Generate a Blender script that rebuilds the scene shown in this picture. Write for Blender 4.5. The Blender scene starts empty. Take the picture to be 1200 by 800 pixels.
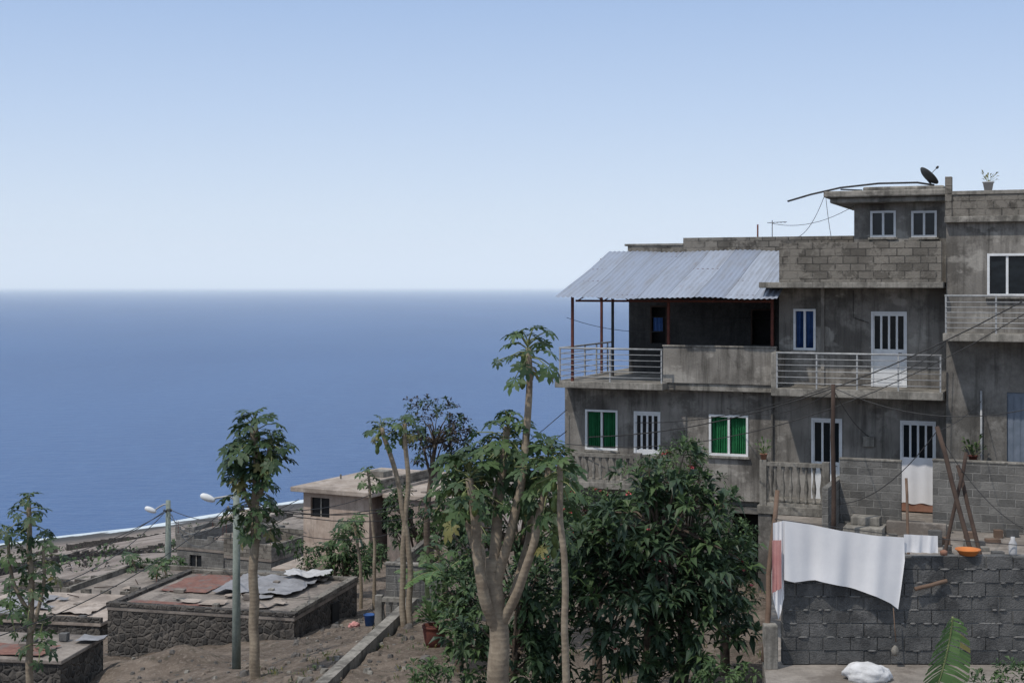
import bpy, math, random
import numpy as np
from mathutils import Vector, Matrix, noise as mn
random.seed(7)
R=random.uniform
F=1667.0; HY=335.0
def W(px,py,d): return Vector(((px-600)/F*d, d, -(py-HY)/F*d))
def WX(px,d): return (px-600)/F*d
def WZ(py,d): return -(py-HY)/F*d
scene=bpy.context.scene

# ---------------------------------------------------------------- materials
def nt(name):
    m=bpy.data.materials.new(name); m.use_nodes=True
    n=m.node_tree.nodes; l=m.node_tree.links
    b=n['Principled BSDF']
    return m,n,l,b
def c4(c): return (c[0],c[1],c[2],1)
def mixc(n,l,fac,a,b,mode='MIX'):
    x=n.new('ShaderNodeMix'); x.data_type='RGBA'; x.blend_type=mode
    if hasattr(fac,'links'): l.new(fac,x.inputs[0])
    else: x.inputs[0].default_value=fac
    for i,v in ((6,a),(7,b)):
        if hasattr(v,'links'): l.new(v,x.inputs[i])
        else: x.inputs[i].default_value=c4(v)
    return x.outputs[2]
def noise(n,l,vec,scale,detail=6,rough=.6):
    x=n.new('ShaderNodeTexNoise'); x.inputs['Scale'].default_value=scale
    x.inputs['Detail'].default_value=min(detail,6); x.inputs['Roughness'].default_value=rough
    l.new(vec,x.inputs['Vector']); return x.outputs['Fac']
def ramp(n,l,fac,a,b):
    x=n.new('ShaderNodeMapRange'); x.inputs[1].default_value=a; x.inputs[2].default_value=b
    l.new(fac,x.inputs[0]); return x.outputs[0]
def mulv(n,l,a,k):
    x=n.new('ShaderNodeMath'); x.operation='MULTIPLY'; l.new(a,x.inputs[0]); x.inputs[1].default_value=k; return x.outputs[0]
def coords(n,kind='Object',scale=(1,1,1)):
    t=n.new('ShaderNodeTexCoord'); return t.outputs[kind]
def mapped(n,l,vec,scale,loc=(0,0,0)):
    m=n.new('ShaderNodeMapping'); m.inputs['Scale'].default_value=scale; m.inputs['Location'].default_value=loc
    l.new(vec,m.inputs['Vector']); return m.outputs[0]
def bumpn(n,l,b,h,strength=.3,dist=.02):
    x=n.new('ShaderNodeBump'); x.inputs['Strength'].default_value=strength; x.inputs['Distance'].default_value=dist
    l.new(h,x.inputs['Height']); l.new(x.outputs[0],b.inputs['Normal']); return x
def mk(name,c1,c2,scale=1.5,rough=.9,bump=.3,bscale=25,streak=0,stain=None,spec=.25,metal=0,patch=None):
    m,n,l,b=nt(name)
    o=coords(n)
    f=ramp(n,l,noise(n,l,o,scale,6,.68),.36,.64)
    col=mixc(n,l,f,c1,c2)
    if bump>.15: col=mixc(n,l,mulv(n,l,ramp(n,l,noise(n,l,o,bscale*.4,5,.7),.4,.7),.45),col,tuple(v*.6 for v in c1))
    if stain:
        f4=ramp(n,l,noise(n,l,mapped(n,l,o,(1,1,1),(9,4,2)),scale*.8,6,.72),.50,.59)
        col=mixc(n,l,mulv(n,l,f4,.8),col,stain)
    if patch:
        f5=ramp(n,l,noise(n,l,mapped(n,l,o,(1,1,1.6),(3,14,8)),scale*1.1,5,.55),.59,.63)
        col=mixc(n,l,mulv(n,l,f5,.6),col,patch)
    if streak:
        f3=ramp(n,l,noise(n,l,mapped(n,l,o,(4.5,4.5,.4)),1,5,.7),.48,.70)
        col=mixc(n,l,mulv(n,l,f3,streak),col,tuple(v*.33 for v in c1))
    l.new(col,b.inputs['Base Color'])
    b.inputs['Roughness'].default_value=rough; b.inputs['Specular IOR Level'].default_value=spec; b.inputs['Metallic'].default_value=metal
    if bump>.15: bumpn(n,l,b,noise(n,l,o,bscale,5),bump,.03)
    return m
def mk_block(name,c1,c2,mortar,plaster=0.0,w=.4,h=.2):
    m,n,l,b=nt(name)
    uv=coords(n,'UV'); o=coords(n)
    nz=n.new('ShaderNodeTexNoise'); nz.inputs['Scale'].default_value=2.2; l.new(uv,nz.inputs['Vector'])
    vm=n.new('ShaderNodeVectorMath'); vm.operation='MULTIPLY_ADD'; l.new(nz.outputs['Color'],vm.inputs[0]); vm.inputs[1].default_value=(.03,.03,0); l.new(uv,vm.inputs[2])
    br=n.new('ShaderNodeTexBrick'); br.inputs['Scale'].default_value=1; br.inputs['Brick Width'].default_value=w; br.inputs['Row Height'].default_value=h
    br.inputs['Mortar Size'].default_value=.016; br.inputs['Mortar Smooth'].default_value=.4; br.inputs['Bias'].default_value=0
    br.inputs['Color1'].default_value=c4(c1); br.inputs['Color2'].default_value=c4(c2); br.inputs['Mortar'].default_value=c4(mortar)
    l.new(vm.outputs[0],br.inputs['Vector'])
    f=ramp(n,l,noise(n,l,o,1.3,6,.7),.40,.66)
    col=mixc(n,l,mulv(n,l,f,.6),br.outputs['Color'],tuple(v*.45 for v in c1))
    if plaster:
        f=ramp(n,l,noise(n,l,mapped(n,l,o,(1,1,1),(5,5,5)),1.4,6,.72),.62-plaster*.3,.68-plaster*.3)
        col=mixc(n,l,mulv(n,l,f,.85),col,tuple(v*.9 for v in c2))
    l.new(col,b.inputs['Base Color']); b.inputs['Roughness'].default_value=.95; b.inputs['Specular IOR Level'].default_value=.15
    s=n.new('ShaderNodeMath'); s.operation='MULTIPLY_ADD'; l.new(br.outputs['Fac'],s.inputs[0]); s.inputs[1].default_value=-1.0; l.new(noise(n,l,o,22,5,.7),s.inputs[2])
    bumpn(n,l,b,s.outputs[0],.8,.03)
    return m
def mk_stone(name):
    m,n,l,b=nt(name); uv=coords(n,'UV'); o=coords(n)
    v=n.new('ShaderNodeTexVoronoi'); v.inputs['Scale'].default_value=5.2; v.inputs['Randomness'].default_value=.95; l.new(uv,v.inputs['Vector'])
    e=n.new('ShaderNodeTexVoronoi'); e.feature='DISTANCE_TO_EDGE'; e.inputs['Scale'].default_value=5.2; e.inputs['Randomness'].default_value=.95; l.new(uv,e.inputs['Vector'])
    hs=n.new('ShaderNodeSeparateColor'); l.new(v.outputs['Color'],hs.inputs[0])
    col=mixc(n,l,hs.outputs[0],(.045,.045,.045),(.15,.135,.12))
    ed=ramp(n,l,e.outputs['Distance'],.01,.06)
    col=mixc(n,l,ed,(.14,.13,.12),col)
    col=mixc(n,l,mulv(n,l,ramp(n,l,noise(n,l,o,1.2,6,.7),.4,.65),.5),col,(.06,.055,.05))
    l.new(col,b.inputs['Base Color']); b.inputs['Roughness'].default_value=.95; b.inputs['Specular IOR Level'].default_value=.1
    a=n.new('ShaderNodeMath'); a.operation='ADD'; l.new(ramp(n,l,e.outputs['Distance'],0,.2),a.inputs[0]); l.new(noise(n,l,o,18,4),a.inputs[1])
    bumpn(n,l,b,a.outputs[0],.8,.05)
    return m
def mk_leaf(name,ca,cb,rough=.5,trans=.25):
    m,n,l,b=nt(name)
    g=n.new('ShaderNodeNewGeometry')
    col=mixc(n,l,g.outputs['Random Per Island'],ca,cb)
    o=coords(n); f=ramp(n,l,noise(n,l,o,1.2,2),.35,.65)
    col=mixc(n,l,mulv(n,l,f,.4),col,tuple(v*.55 for v in ca))
    l.new(col,b.inputs['Base Color']); b.inputs['Roughness'].default_value=rough; b.inputs['Specular IOR Level'].default_value=.3
    t=n.new('ShaderNodeBsdfTranslucent'); l.new(col,t.inputs['Color'])
    mx=n.new('ShaderNodeMixShader'); mx.inputs[0].default_value=trans
    l.new(b.outputs[0],mx.inputs[1]); l.new(t.outputs[0],mx.inputs[2])
    l.new(mx.outputs[0],n['Material Output'].inputs['Surface'])
    return m
def mk_glass(name,c=(.012,.016,.02)):
    m,n,l,b=nt(name); b.inputs['Base Color'].default_value=c4(c); b.inputs['Roughness'].default_value=.12; b.inputs['Specular IOR Level'].default_value=.35
    o=coords(n); bumpn(n,l,b,noise(n,l,o,2,2),.1,.05)
    return m
def mk_bark(name,c1,c2,rings=9):
    m,n,l,b=nt(name); o=coords(n)
    w=n.new('ShaderNodeTexWave'); w.bands_direction='Z'; w.inputs['Scale'].default_value=rings*.4; w.inputs['Distortion'].default_value=6; w.inputs['Detail'].default_value=4; l.new(o,w.inputs['Vector'])
    col=mixc(n,l,ramp(n,l,noise(n,l,o,5,6,.7),.35,.65),c1,c2)
    col=mixc(n,l,mulv(n,l,ramp(n,l,w.outputs['Fac'],.7,1),.15),col,tuple(v*.5 for v in c1))
    l.new(col,b.inputs['Base Color']); b.inputs['Roughness'].default_value=.9; b.inputs['Specular IOR Level'].default_value=.15
    bumpn(n,l,b,w.outputs['Fac'],.12,.02); return m

M={}
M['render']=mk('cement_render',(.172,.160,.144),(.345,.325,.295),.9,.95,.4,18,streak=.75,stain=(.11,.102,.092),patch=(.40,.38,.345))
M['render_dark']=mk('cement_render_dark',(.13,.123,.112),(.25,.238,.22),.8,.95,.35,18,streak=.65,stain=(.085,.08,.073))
M['terrace_dark']=mk('shaded_render',(.05,.05,.05),(.10,.097,.092),.8,.95,.35,18,streak=.5)  # render with the canopy's deep shade put into its colour, for the terrace walls
M['slab']=mk('concrete_slab',(.205,.193,.17),(.37,.348,.31),1.6,.95,.35,20,streak=.75,stain=(.12,.112,.10))
M['block']=mk_block('concrete_block',(.135,.132,.125),(.235,.228,.213),(.28,.272,.256))
M['block_near']=mk('concrete_block_near',(.088,.09,.09),(.172,.170,.166),2.2,.95,.8,45,stain=(.056,.057,.058))
M['mortar']=mk('mortar',(.15,.15,.147),(.23,.225,.215),3,.95,.5,40)
M['block_rough']=mk_block('rough_block',(.122,.112,.098),(.265,.244,.213),(.10,.094,.086),plaster=.42)
M['stone']=mk_stone('basalt_stone_wall')
M['cream']=mk('cream_render',(.42,.33,.27),(.54,.45,.38),1,.95,.2,15,streak=.5)
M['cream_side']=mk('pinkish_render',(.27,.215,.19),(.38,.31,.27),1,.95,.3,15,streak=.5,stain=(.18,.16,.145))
M['roofconc']=mk('weathered_roof',(.32,.265,.22),(.48,.42,.37),.9,.95,.3,12,stain=(.21,.175,.15))
M['roofgrey']=mk('grey_gravel_roof',(.19,.165,.145),(.33,.29,.255),.9,.95,.5,14,stain=(.12,.105,.095))
M['rust']=mk('rusty_sheet',(.17,.08,.065),(.26,.14,.11),2.5,.9,.3,20,stain=(.16,.14,.13))
M['tarp']=mk('grey_tarp',(.20,.20,.21),(.33,.33,.345),2,.7,.3,8)
M['whitetarp']=mk('white_tarp',(.42,.42,.42),(.60,.60,.61),2,.8,.3,8)
M['white']=mk('white_paint',(.64,.66,.67),(.77,.78,.79),3,.5,.05,30)
M['cloth']=mk('white_cotton',(.73,.73,.75),(.80,.80,.81),2,.95,.1,60)
M['pink']=mk('pink_cloth',(.5,.22,.21),(.6,.33,.30),3,.95,.1,60)
M['green_curtain']=mk('green_curtain',(.015,.13,.05),(.03,.20,.08),3,.9,.05,30)
M['blue_cloth']=mk('blue_cloth',(.03,.08,.24),(.06,.13,.32),3,.9,.05,30)
M['glass']=mk_glass('window_glass'); M['darkin']=mk('dark_interior',(.02,.02,.02),(.03,.03,.03),2,1,0,10)
M['rail']=mk('galvanised_steel',(.30,.31,.315),(.44,.445,.45),5,.5,.05,30,metal=.2)
M['rustpost']=mk('rusty_steel',(.08,.03,.025),(.15,.05,.035),5,.8,.1,30)
M['dark']=mk('dark_steel',(.03,.03,.032),(.06,.06,.06),5,.6,.05,30)
M['wood']=mk('old_wood',(.13,.085,.06),(.23,.16,.12),4,.9,.3,20)
M['wooddark']=mk('dark_wood',(.05,.035,.03),(.10,.07,.055),4,.9,.3,20)
M['polegreen']=mk('pole_concrete',(.20,.235,.21),(.30,.34,.30),3,.9,.2,20,streak=.4)
M['bluedoor']=mk('blue_grey_door',(.13,.16,.20),(.18,.21,.26),3,.6,.1,20)
M['terra']=mk('terracotta',(.24,.12,.08),(.33,.18,.13),4,.9,.1,20)
M['orange']=mk('orange_plastic',(.50,.16,.04),(.60,.21,.06),4,.5,.02,20)
M['yard']=mk('yard_concrete',(.20,.18,.16),(.35,.315,.28),1.1,.95,.5,15,stain=(.15,.13,.113))
M['sack']=mk('sack',(.6,.6,.6),(.72,.72,.73),5,.8,.3,20)
M['rock']=mk('rock',(.08,.075,.07),(.18,.167,.155),3,.95,.6,14)
M['soilm']=mk('dry_earth',(.14,.115,.095),(.24,.20,.165),1.5,1,.6,10)
M['bark']=mk_bark('papaya_bark',(.20,.16,.12),(.34,.285,.215))
M['barkdark']=mk_bark('dark_bark',(.08,.06,.05),(.15,.12,.09))
M['leaf_pap']=mk_leaf('papaya_leaf',(.055,.105,.042),(.118,.18,.07))
M['leaf_papd']=mk_leaf('papaya_leaf_dark',(.040,.076,.038),(.078,.125,.054))
M['leaf_old']=mk_leaf('papaya_leaf_yellow',(.18,.18,.06),(.26,.23,.09))
M['leaf_big']=mk_leaf('glossy_leaf',(.032,.062,.038),(.072,.115,.058),.42,.15)
M['leaf_light']=mk_leaf('light_leaf',(.08,.14,.055),(.14,.21,.08))
M['leaf_brown']=mk_leaf('brown_leaf',(.045,.045,.045),(.09,.075,.065))
M['leaf_banana']=mk_leaf('banana_leaf',(.09,.17,.06),(.15,.25,.09),.45,.3)
M['petiole']=mk('petiole',(.16,.19,.08),(.22,.24,.11),5,.6,.05,20)
M['flower']=mk('red_flower',(.5,.06,.07),(.65,.17,.2),5,.8,0,20)
M['fruit']=mk('papaya_fruit',(.10,.15,.05),(.16,.20,.07),5,.6,.05,20)
def mk_iron():
    m,n,l,b=nt('corrugated_iron'); uv=coords(n,'UV'); o=coords(n)
    br=n.new('ShaderNodeTexBrick'); br.offset=0; br.inputs['Scale'].default_value=1; br.inputs['Brick Width'].default_value=.82; br.inputs['Row Height'].default_value=30
    br.inputs['Mortar Size'].default_value=.012; br.inputs['Color1'].default_value=(.26,.30,.38,1); br.inputs['Color2'].default_value=(.38,.42,.49,1); br.inputs['Mortar'].default_value=(.15,.17,.21,1)
    l.new(uv,br.inputs['Vector'])
    f=ramp(n,l,noise(n,l,mapped(n,l,uv,(3,.5,1)),1.2,6,.7),.46,.70)
    col=mixc(n,l,mulv(n,l,f,.7),br.outputs['Color'],(.22,.225,.24))
    f=ramp(n,l,noise(n,l,mapped(n,l,uv,(5,.7,1),(7,7,0)),1.1,6,.7),.60,.70)
    col=mixc(n,l,mulv(n,l,f,.5),col,(.20,.14,.11))
    l.new(col,b.inputs['Base Color']); b.inputs['Roughness'].default_value=.55; b.inputs['Metallic'].default_value=.1
    return m
M['iron']=mk_iron()

# ---------------------------------------------------------------- builder
class Frame:
    def __init__(s,ox,oy,yaw):
        s.ox,s.oy=ox,oy; s.c=math.cos(math.radians(yaw)); s.s=math.sin(math.radians(yaw))
    def w(s,u,v,z): return Vector((s.ox+u*s.c+v*s.s, s.oy-u*s.s+v*s.c, z))
    def U(s,px,v):
        k=(px-600)/F
        return (k*(s.oy+v*s.c)-s.ox-v*s.s)/(s.c+k*s.s)
    def Z(s,px,py,v):
        u=s.U(px,v); return -(py-HY)/F*(s.oy-u*s.s+v*s.c)
ID=Frame(0,0,0)
class MB:
    def __init__(s,fr=ID): s.v=[];s.f=[];s.m=[];s.slots=[];s.fr=fr;s.smooth=[]
    def mi(s,k):
        if k not in s.slots: s.slots.append(k)
        return s.slots.index(k)
    def add(s,vs,fs,mat,smooth=False):
        o=len(s.v); s.v.extend([tuple(p) for p in vs]); k=s.mi(mat)
        for f in fs: s.f.append([i+o for i in f]); s.m.append(k); s.smooth.append(smooth)
    def box(s,u0,u1,v0,v1,z0,z1,mat):
        w=s.fr.w
        vs=[w(u0,v0,z0),w(u1,v0,z0),w(u1,v1,z0),w(u0,v1,z0),w(u0,v0,z1),w(u1,v0,z1),w(u1,v1,z1),w(u0,v1,z1)]
        s.add(vs,[(0,3,2,1),(4,5,6,7),(0,1,5,4),(1,2,6,5),(2,3,7,6),(3,0,4,7)],mat)
    def wall(s,u0,u1,z0,z1,v,t,mat,ops=()):
        w=s.fr.w
        us=sorted(set([u0,u1]+[min(max(q,u0),u1) for o in ops for q in o[:2]])); zs=sorted(set([z0,z1]+[min(max(q,z0),z1) for o in ops for q in o[2:4]]))
        def hole(i,j):
            if i<0 or j<0 or i>=len(us)-1 or j>=len(zs)-1: return True
            a=(us[i]+us[i+1])/2; b=(zs[j]+zs[j+1])/2
            return any(o[0]<a<o[1] and o[2]<b<o[3] for o in ops)
        for i in range(len(us)-1):
            for j in range(len(zs)-1):
                if hole(i,j): continue
                a,b,c,d=us[i],us[i+1],zs[j],zs[j+1]
                s.add([w(a,v,c),w(b,v,c),w(b,v,d),w(a,v,d)],[(0,1,2,3)],mat)
                s.add([w(a,v+t,c),w(b,v+t,c),w(b,v+t,d),w(a,v+t,d)],[(3,2,1,0)],mat)
                if hole(i-1,j): s.add([w(a,v,c),w(a,v,d),w(a,v+t,d),w(a,v+t,c)],[(0,1,2,3)],mat)
                if hole(i+1,j): s.add([w(b,v,c),w(b,v+t,c),w(b,v+t,d),w(b,v,d)],[(0,1,2,3)],mat)
                if hole(i,j-1): s.add([w(a,v,c),w(a,v+t,c),w(b,v+t,c),w(b,v,c)],[(0,1,2,3)],mat)
                if hole(i,j+1): s.add([w(a,v,d),w(b,v,d),w(b,v+t,d),w(a,v+t,d)],[(0,1,2,3)],mat)
    def tube(s,pts,rs,mat,n=7,caps=True):
        pts=[Vector(p) for p in pts]
        if not hasattr(rs,'__len__'): rs=[rs]*len(pts)
        vs=[];fs=[]; prev=None
        for i,p in enumerate(pts):
            t=(pts[min(i+1,len(pts)-1)]-pts[max(i-1,0)])
            if t.length<1e-9: t=Vector((0,0,1))
            t.normalize()
            a=prev if prev is not None else (Vector((1,0,0)) if abs(t.x)<.8 else Vector((0,1,0)))
            x=(a-t*a.dot(t)).normalized(); y=t.cross(x); prev=x
            for k in range(n):
                an=2*math.pi*k/n; vs.append(p+(x*math.cos(an)+y*math.sin(an))*rs[i])
        for i in range(len(pts)-1):
            for k in range(n):
                a=i*n+k;b=i*n+(k+1)%n; fs.append((a,b,b+n,a+n))
        if caps: fs.append(tuple(range(n))[::-1]); fs.append(tuple((len(pts)-1)*n+k for k in range(n)))
        s.add(vs,fs,mat,True)
    def cyl(s,p0,p1,r,mat,n=8,r1=None): s.tube([p0,p1],[r,r if r1 is None else r1],mat,n)
    def lathe(s,c,prof,mat,n=12,axis=None):
        c=Vector(c); q=Matrix.Identity(3) if axis is None else Vector((0,0,1)).rotation_difference(Vector(axis)).to_matrix()
        vs=[];fs=[]
        for r,z in prof:
            for k in range(n):
                a=2*math.pi*k/n; vs.append(c+q@Vector((r*math.cos(a),r*math.sin(a),z)))
        for i in range(len(prof)-1):
            for k in range(n):
                a=i*n+k;b=i*n+(k+1)%n; fs.append((a,b,b+n,a+n))
        fs.append(tuple((len(prof)-1)*n+k for k in range(n))); fs.append(tuple(range(n))[::-1])
        s.add(vs,fs,mat,True)
    def build(s,name,parent=None,bevel=0):
        me=bpy.data.meshes.new(name); V=np.array(s.v,dtype=float)
        org=Vector(((V[:,0].min()+V[:,0].max())/2,(V[:,1].min()+V[:,1].max())/2,V[:,2].min()))
        Vl=V-np.array(org)
        me.from_pydata(Vl.tolist(),[],s.f)
        for k in s.slots: me.materials.append(M[k])
        me.polygons.foreach_set('material_index',s.m); me.polygons.foreach_set('use_smooth',s.smooth)
        me.update()
        uv=me.uv_layers.new(name='UVMap')
        npol=len(me.polygons); nr=np.zeros(npol*3); me.polygons.foreach_get('normal',nr); nr=nr.reshape(-1,3)
        li=np.zeros(len(me.loops),dtype=int); me.loops.foreach_get('vertex_index',li)
        tot=np.zeros(npol,dtype=int); me.polygons.foreach_get('loop_total',tot)
        nl=np.repeat(nr,tot,axis=0); P=V[li]
        flat=np.abs(nl[:,2])>.75
        h=np.hypot(nl[:,0],nl[:,1])+1e-9; tx=-nl[:,1]/h; ty=nl[:,0]/h
        u=np.where(flat,P[:,0],P[:,0]*tx+P[:,1]*ty); vv=np.where(flat,P[:,1],P[:,2])
        if hasattr(s,'uvfn'): u,vv=s.uvfn(P)
        uv.data.foreach_set('uv',np.stack([u,vv],1).ravel())
        ob=bpy.data.objects.new(name,me); scene.collection.objects.link(ob)
        ob.location=org
        if parent: ob.parent=parent; ob.location=org-parent.location
        if bevel:
            bm=ob.modifiers.new('bevel','BEVEL'); bm.width=bevel; bm.segments=2; bm.limit_method='ANGLE'
        return ob
def group(name,loc=(0,0,0)):
    e=bpy.data.objects.new(name,None); e.empty_display_size=.5; scene.collection.objects.link(e); e.location=loc; return e

# ---------------------------------------------------------------- terrain
S2=math.sqrt(2)
def xw(y): return -3.75+(y-28.3)*(1.1/6.6)
def sm(t): t=np.clip(t,0,1); return t*t*(3-2*t)
def terr(x,y):
    x=np.asarray(x,dtype=float); y=np.asarray(y,dtype=float)
    s=((x+112)-(y-341))/S2
    s=s+np.sin((x+y)*.02)*5*(1-sm((s-20)/60))
    h=np.interp(s,[-9000,-400,-60,0,60,255,273,283,296,308,340,800,4000,90000],[-120,-95,-66,-60,-52,-16,-11.6,-10.8,-8.4,-6.9,-6,14,160,200])
    far=sm((np.hypot(x,y)-60)/60)
    h=h+far*(1.2*np.sin(x*.05+1)*np.sin(y*.043)+.5*np.sin(x*.17+y*.11))*sm((s-5)/60)
    near=1-far
    h=h+near*(.06*np.sin(x*1.3+.5)*np.sin(y*1.1)+.04*np.sin(x*2.9+y*2.1)+.03*np.sin(x*6.1-y*3.3)*np.sin(y*5.2+x))
    h=h+.5*np.exp(-(((x+8.4)/1.0)**2+((y-36.4)/.8)**2))+.35*np.exp(-(((x+9.8)/.8)**2+((y-36)/.8)**2))
    w=sm((x-xw(y)-.12)/.2)*sm((y-22)/3)*(1-sm((y-35.5)/2.5))*(1-sm((x-2)/3))
    h=h*(1-w)+np.maximum(h,-7.85+.04*np.sin(3*x)+.03*np.sin(4*y))*w
    return h
def T(x,y): return float(terr(x,y))
def axis(d0,d1,st,lim):
    a=list(np.arange(d0,d1,st)); q=st; x=d1
    while x<lim: a.append(x); q*=1.2; x+=q
    a.append(lim); q=st; x=d0-st
    while x>-lim: a.insert(0,x); q*=1.2; x-=q
    a.insert(0,-lim); return np.array(a)
def make_terrain():
    ax=axis(-22,14,.22,70000); ay=axis(12,60,.3,70000)
    X,Y=np.meshgrid(ax,ay); Z=terr(X,Y); nx,ny=len(ax),len(ay)
    me=bpy.data.meshes.new('ground')
    vs=np.stack([X.ravel(),Y.ravel(),Z.ravel()],1)
    idx=np.arange(nx*ny).reshape(ny,nx)
    fs=np.stack([idx[:-1,:-1].ravel(),idx[:-1,1:].ravel(),idx[1:,1:].ravel(),idx[1:,:-1].ravel()],1)
    me.from_pydata(vs.tolist(),[],fs.tolist()); me.polygons.foreach_set('use_smooth',[True]*len(fs))
    ob=bpy.data.objects.new('ground',me); scene.collection.objects.link(ob)
    m,n,l,b=nt('dry_soil'); o=coords(n)
    col=mixc(n,l,ramp(n,l,noise(n,l,o,.9,6,.72),.38,.62),(.125,.101,.083),(.245,.20,.163))
    col=mixc(n,l,ramp(n,l,noise(n,l,o,9,6,.7),.52,.72),col,(.32,.275,.232))
    col=mixc(n,l,mulv(n,l,ramp(n,l,noise(n,l,o,3,6,.7),.54,.64),.7),col,(.075,.07,.052))
    vo=n.new('ShaderNodeTexVoronoi'); vo.inputs['Scale'].default_value=5; l.new(o,vo.inputs['Vector'])
    sc=n.new('ShaderNodeSeparateColor'); l.new(vo.outputs['Color'],sc.inputs[0])
    th=ramp(n,l,vo.outputs['Distance'],.30,.24); sel=ramp(n,l,sc.outputs[0],.72,.74)
    mm=n.new('ShaderNodeMath'); mm.operation='MULTIPLY'; l.new(th,mm.inputs[0]); l.new(sel,mm.inputs[1])
    col=mixc(n,l,mm.outputs[0],col,mixc(n,l,sc.outputs[1],(.08,.075,.07),(.26,.24,.22)))
    sp=n.new('ShaderNodeSeparateXYZ'); l.new(o,sp.inputs[0])
    wv=n.new('ShaderNodeTexWave'); wv.inputs['Scale'].default_value=.06; wv.inputs['Distortion'].default_value=3; wv.inputs['Detail'].default_value=4
    mp=n.new('ShaderNodeMapping'); mp.inputs['Rotation'].default_value=(0,0,math.radians(35)); l.new(o,mp.inputs[0]); l.new(mp.outputs[0],wv.inputs[0])
    fc=mixc(n,l,ramp(n,l,noise(n,l,o,.06,6,.7),.35,.65),(.23,.195,.175),(.36,.315,.285))
    fc=mixc(n,l,mulv(n,l,ramp(n,l,wv.outputs['Fac'],.4,.8),.5),fc,(.16,.135,.12))
    fc=mixc(n,l,ramp(n,l,noise(n,l,o,.35,6,.7),.56,.62),fc,(.11,.105,.08))
    zf=ramp(n,l,sp.outputs[2],-14,-17)
    col=mixc(n,l,zf,col,fc)
    zb=ramp(n,l,sp.outputs[2],-55.5,-57.8)
    col=mixc(n,l,zb,col,(.085,.085,.085))
    za=n.new('ShaderNodeMath'); za.operation='MULTIPLY_ADD'; l.new(noise(n,l,o,.09,5,.7),za.inputs[0]); za.inputs[1].default_value=4.5; l.new(sp.outputs[2],za.inputs[2])
    zc=ramp(n,l,za.outputs[0],-56.6,-57.1)
    col=mixc(n,l,zc,col,(.62,.69,.73))
    l.new(col,b.inputs['Base Color']); b.inputs['Roughness'].default_value=1; b.inputs['Specular IOR Level'].default_value=.1
    s2=n.new('ShaderNodeMath'); s2.operation='MULTIPLY_ADD'; l.new(mm.outputs[0],s2.inputs[0]); s2.inputs[1].default_value=.4; l.new(noise(n,l,o,7,6,.75),s2.inputs[2])
    bumpn(n,l,b,s2.outputs[0],.9,.12)
    me.materials.append(m)
make_terrain()
def make_sea():
    me=bpy.data.meshes.new('sea'); L=90000
    me.from_pydata([(-L,-L,0),(L,-L,0),(L,L,0),(-L,L,0)],[],[(0,1,2,3)])
    ob=bpy.data.objects.new('sea',me); ob.location=(0,0,-60); scene.collection.objects.link(ob)
    m,n,l,b=nt('sea_water'); o=coords(n)
    col=mixc(n,l,ramp(n,l,noise(n,l,mapped(n,l,o,(.004,.0012,1)),1,5),.35,.65),(.022,.078,.215),(.034,.100,.255))
    col=mixc(n,l,mulv(n,l,ramp(n,l,noise(n,l,mapped(n,l,o,(.12,.05,1)),1,6,.75),.5,.7),.40),col,(.065,.15,.32))
    l.new(col,b.inputs['Base Color']); b.inputs['Roughness'].default_value=.32; b.inputs['IOR'].default_value=1.33
    n1=noise(n,l,mapped(n,l,o,(.10,.18,1)),1,6,.7)
    bumpn(n,l,b,n1,.6,1.2)
    me.materials.append(m)
    # marine haze: one homogeneous scattering layer on the open sea. The small emission term is the
    # multiply scattered skylight inside the haze, which single scattering leaves out.
    hb=MB(); hb.box(-70000,70000,1200,75000,-59.5,420,'haze')
    m=bpy.data.materials.new('marine_haze'); m.use_nodes=True; n=m.node_tree.nodes; l=m.node_tree.links; n.clear()
    out=n.new('ShaderNodeOutputMaterial'); v=n.new('ShaderNodeVolumeScatter'); v.inputs['Color'].default_value=(.93,.965,1,1); v.inputs['Density'].default_value=7.5e-5; v.inputs['Anisotropy'].default_value=-.2
    em=n.new('ShaderNodeEmission'); em.inputs['Color'].default_value=(.58,.77,1,1); em.inputs['Strength'].default_value=7.5e-5*.36
    ad=n.new('ShaderNodeAddShader'); l.new(v.outputs[0],ad.inputs[0]); l.new(em.outputs[0],ad.inputs[1])
    l.new(ad.outputs[0],out.inputs['Volume']); M['haze']=m
    hb.build('sea_haze')
make_sea()

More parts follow.
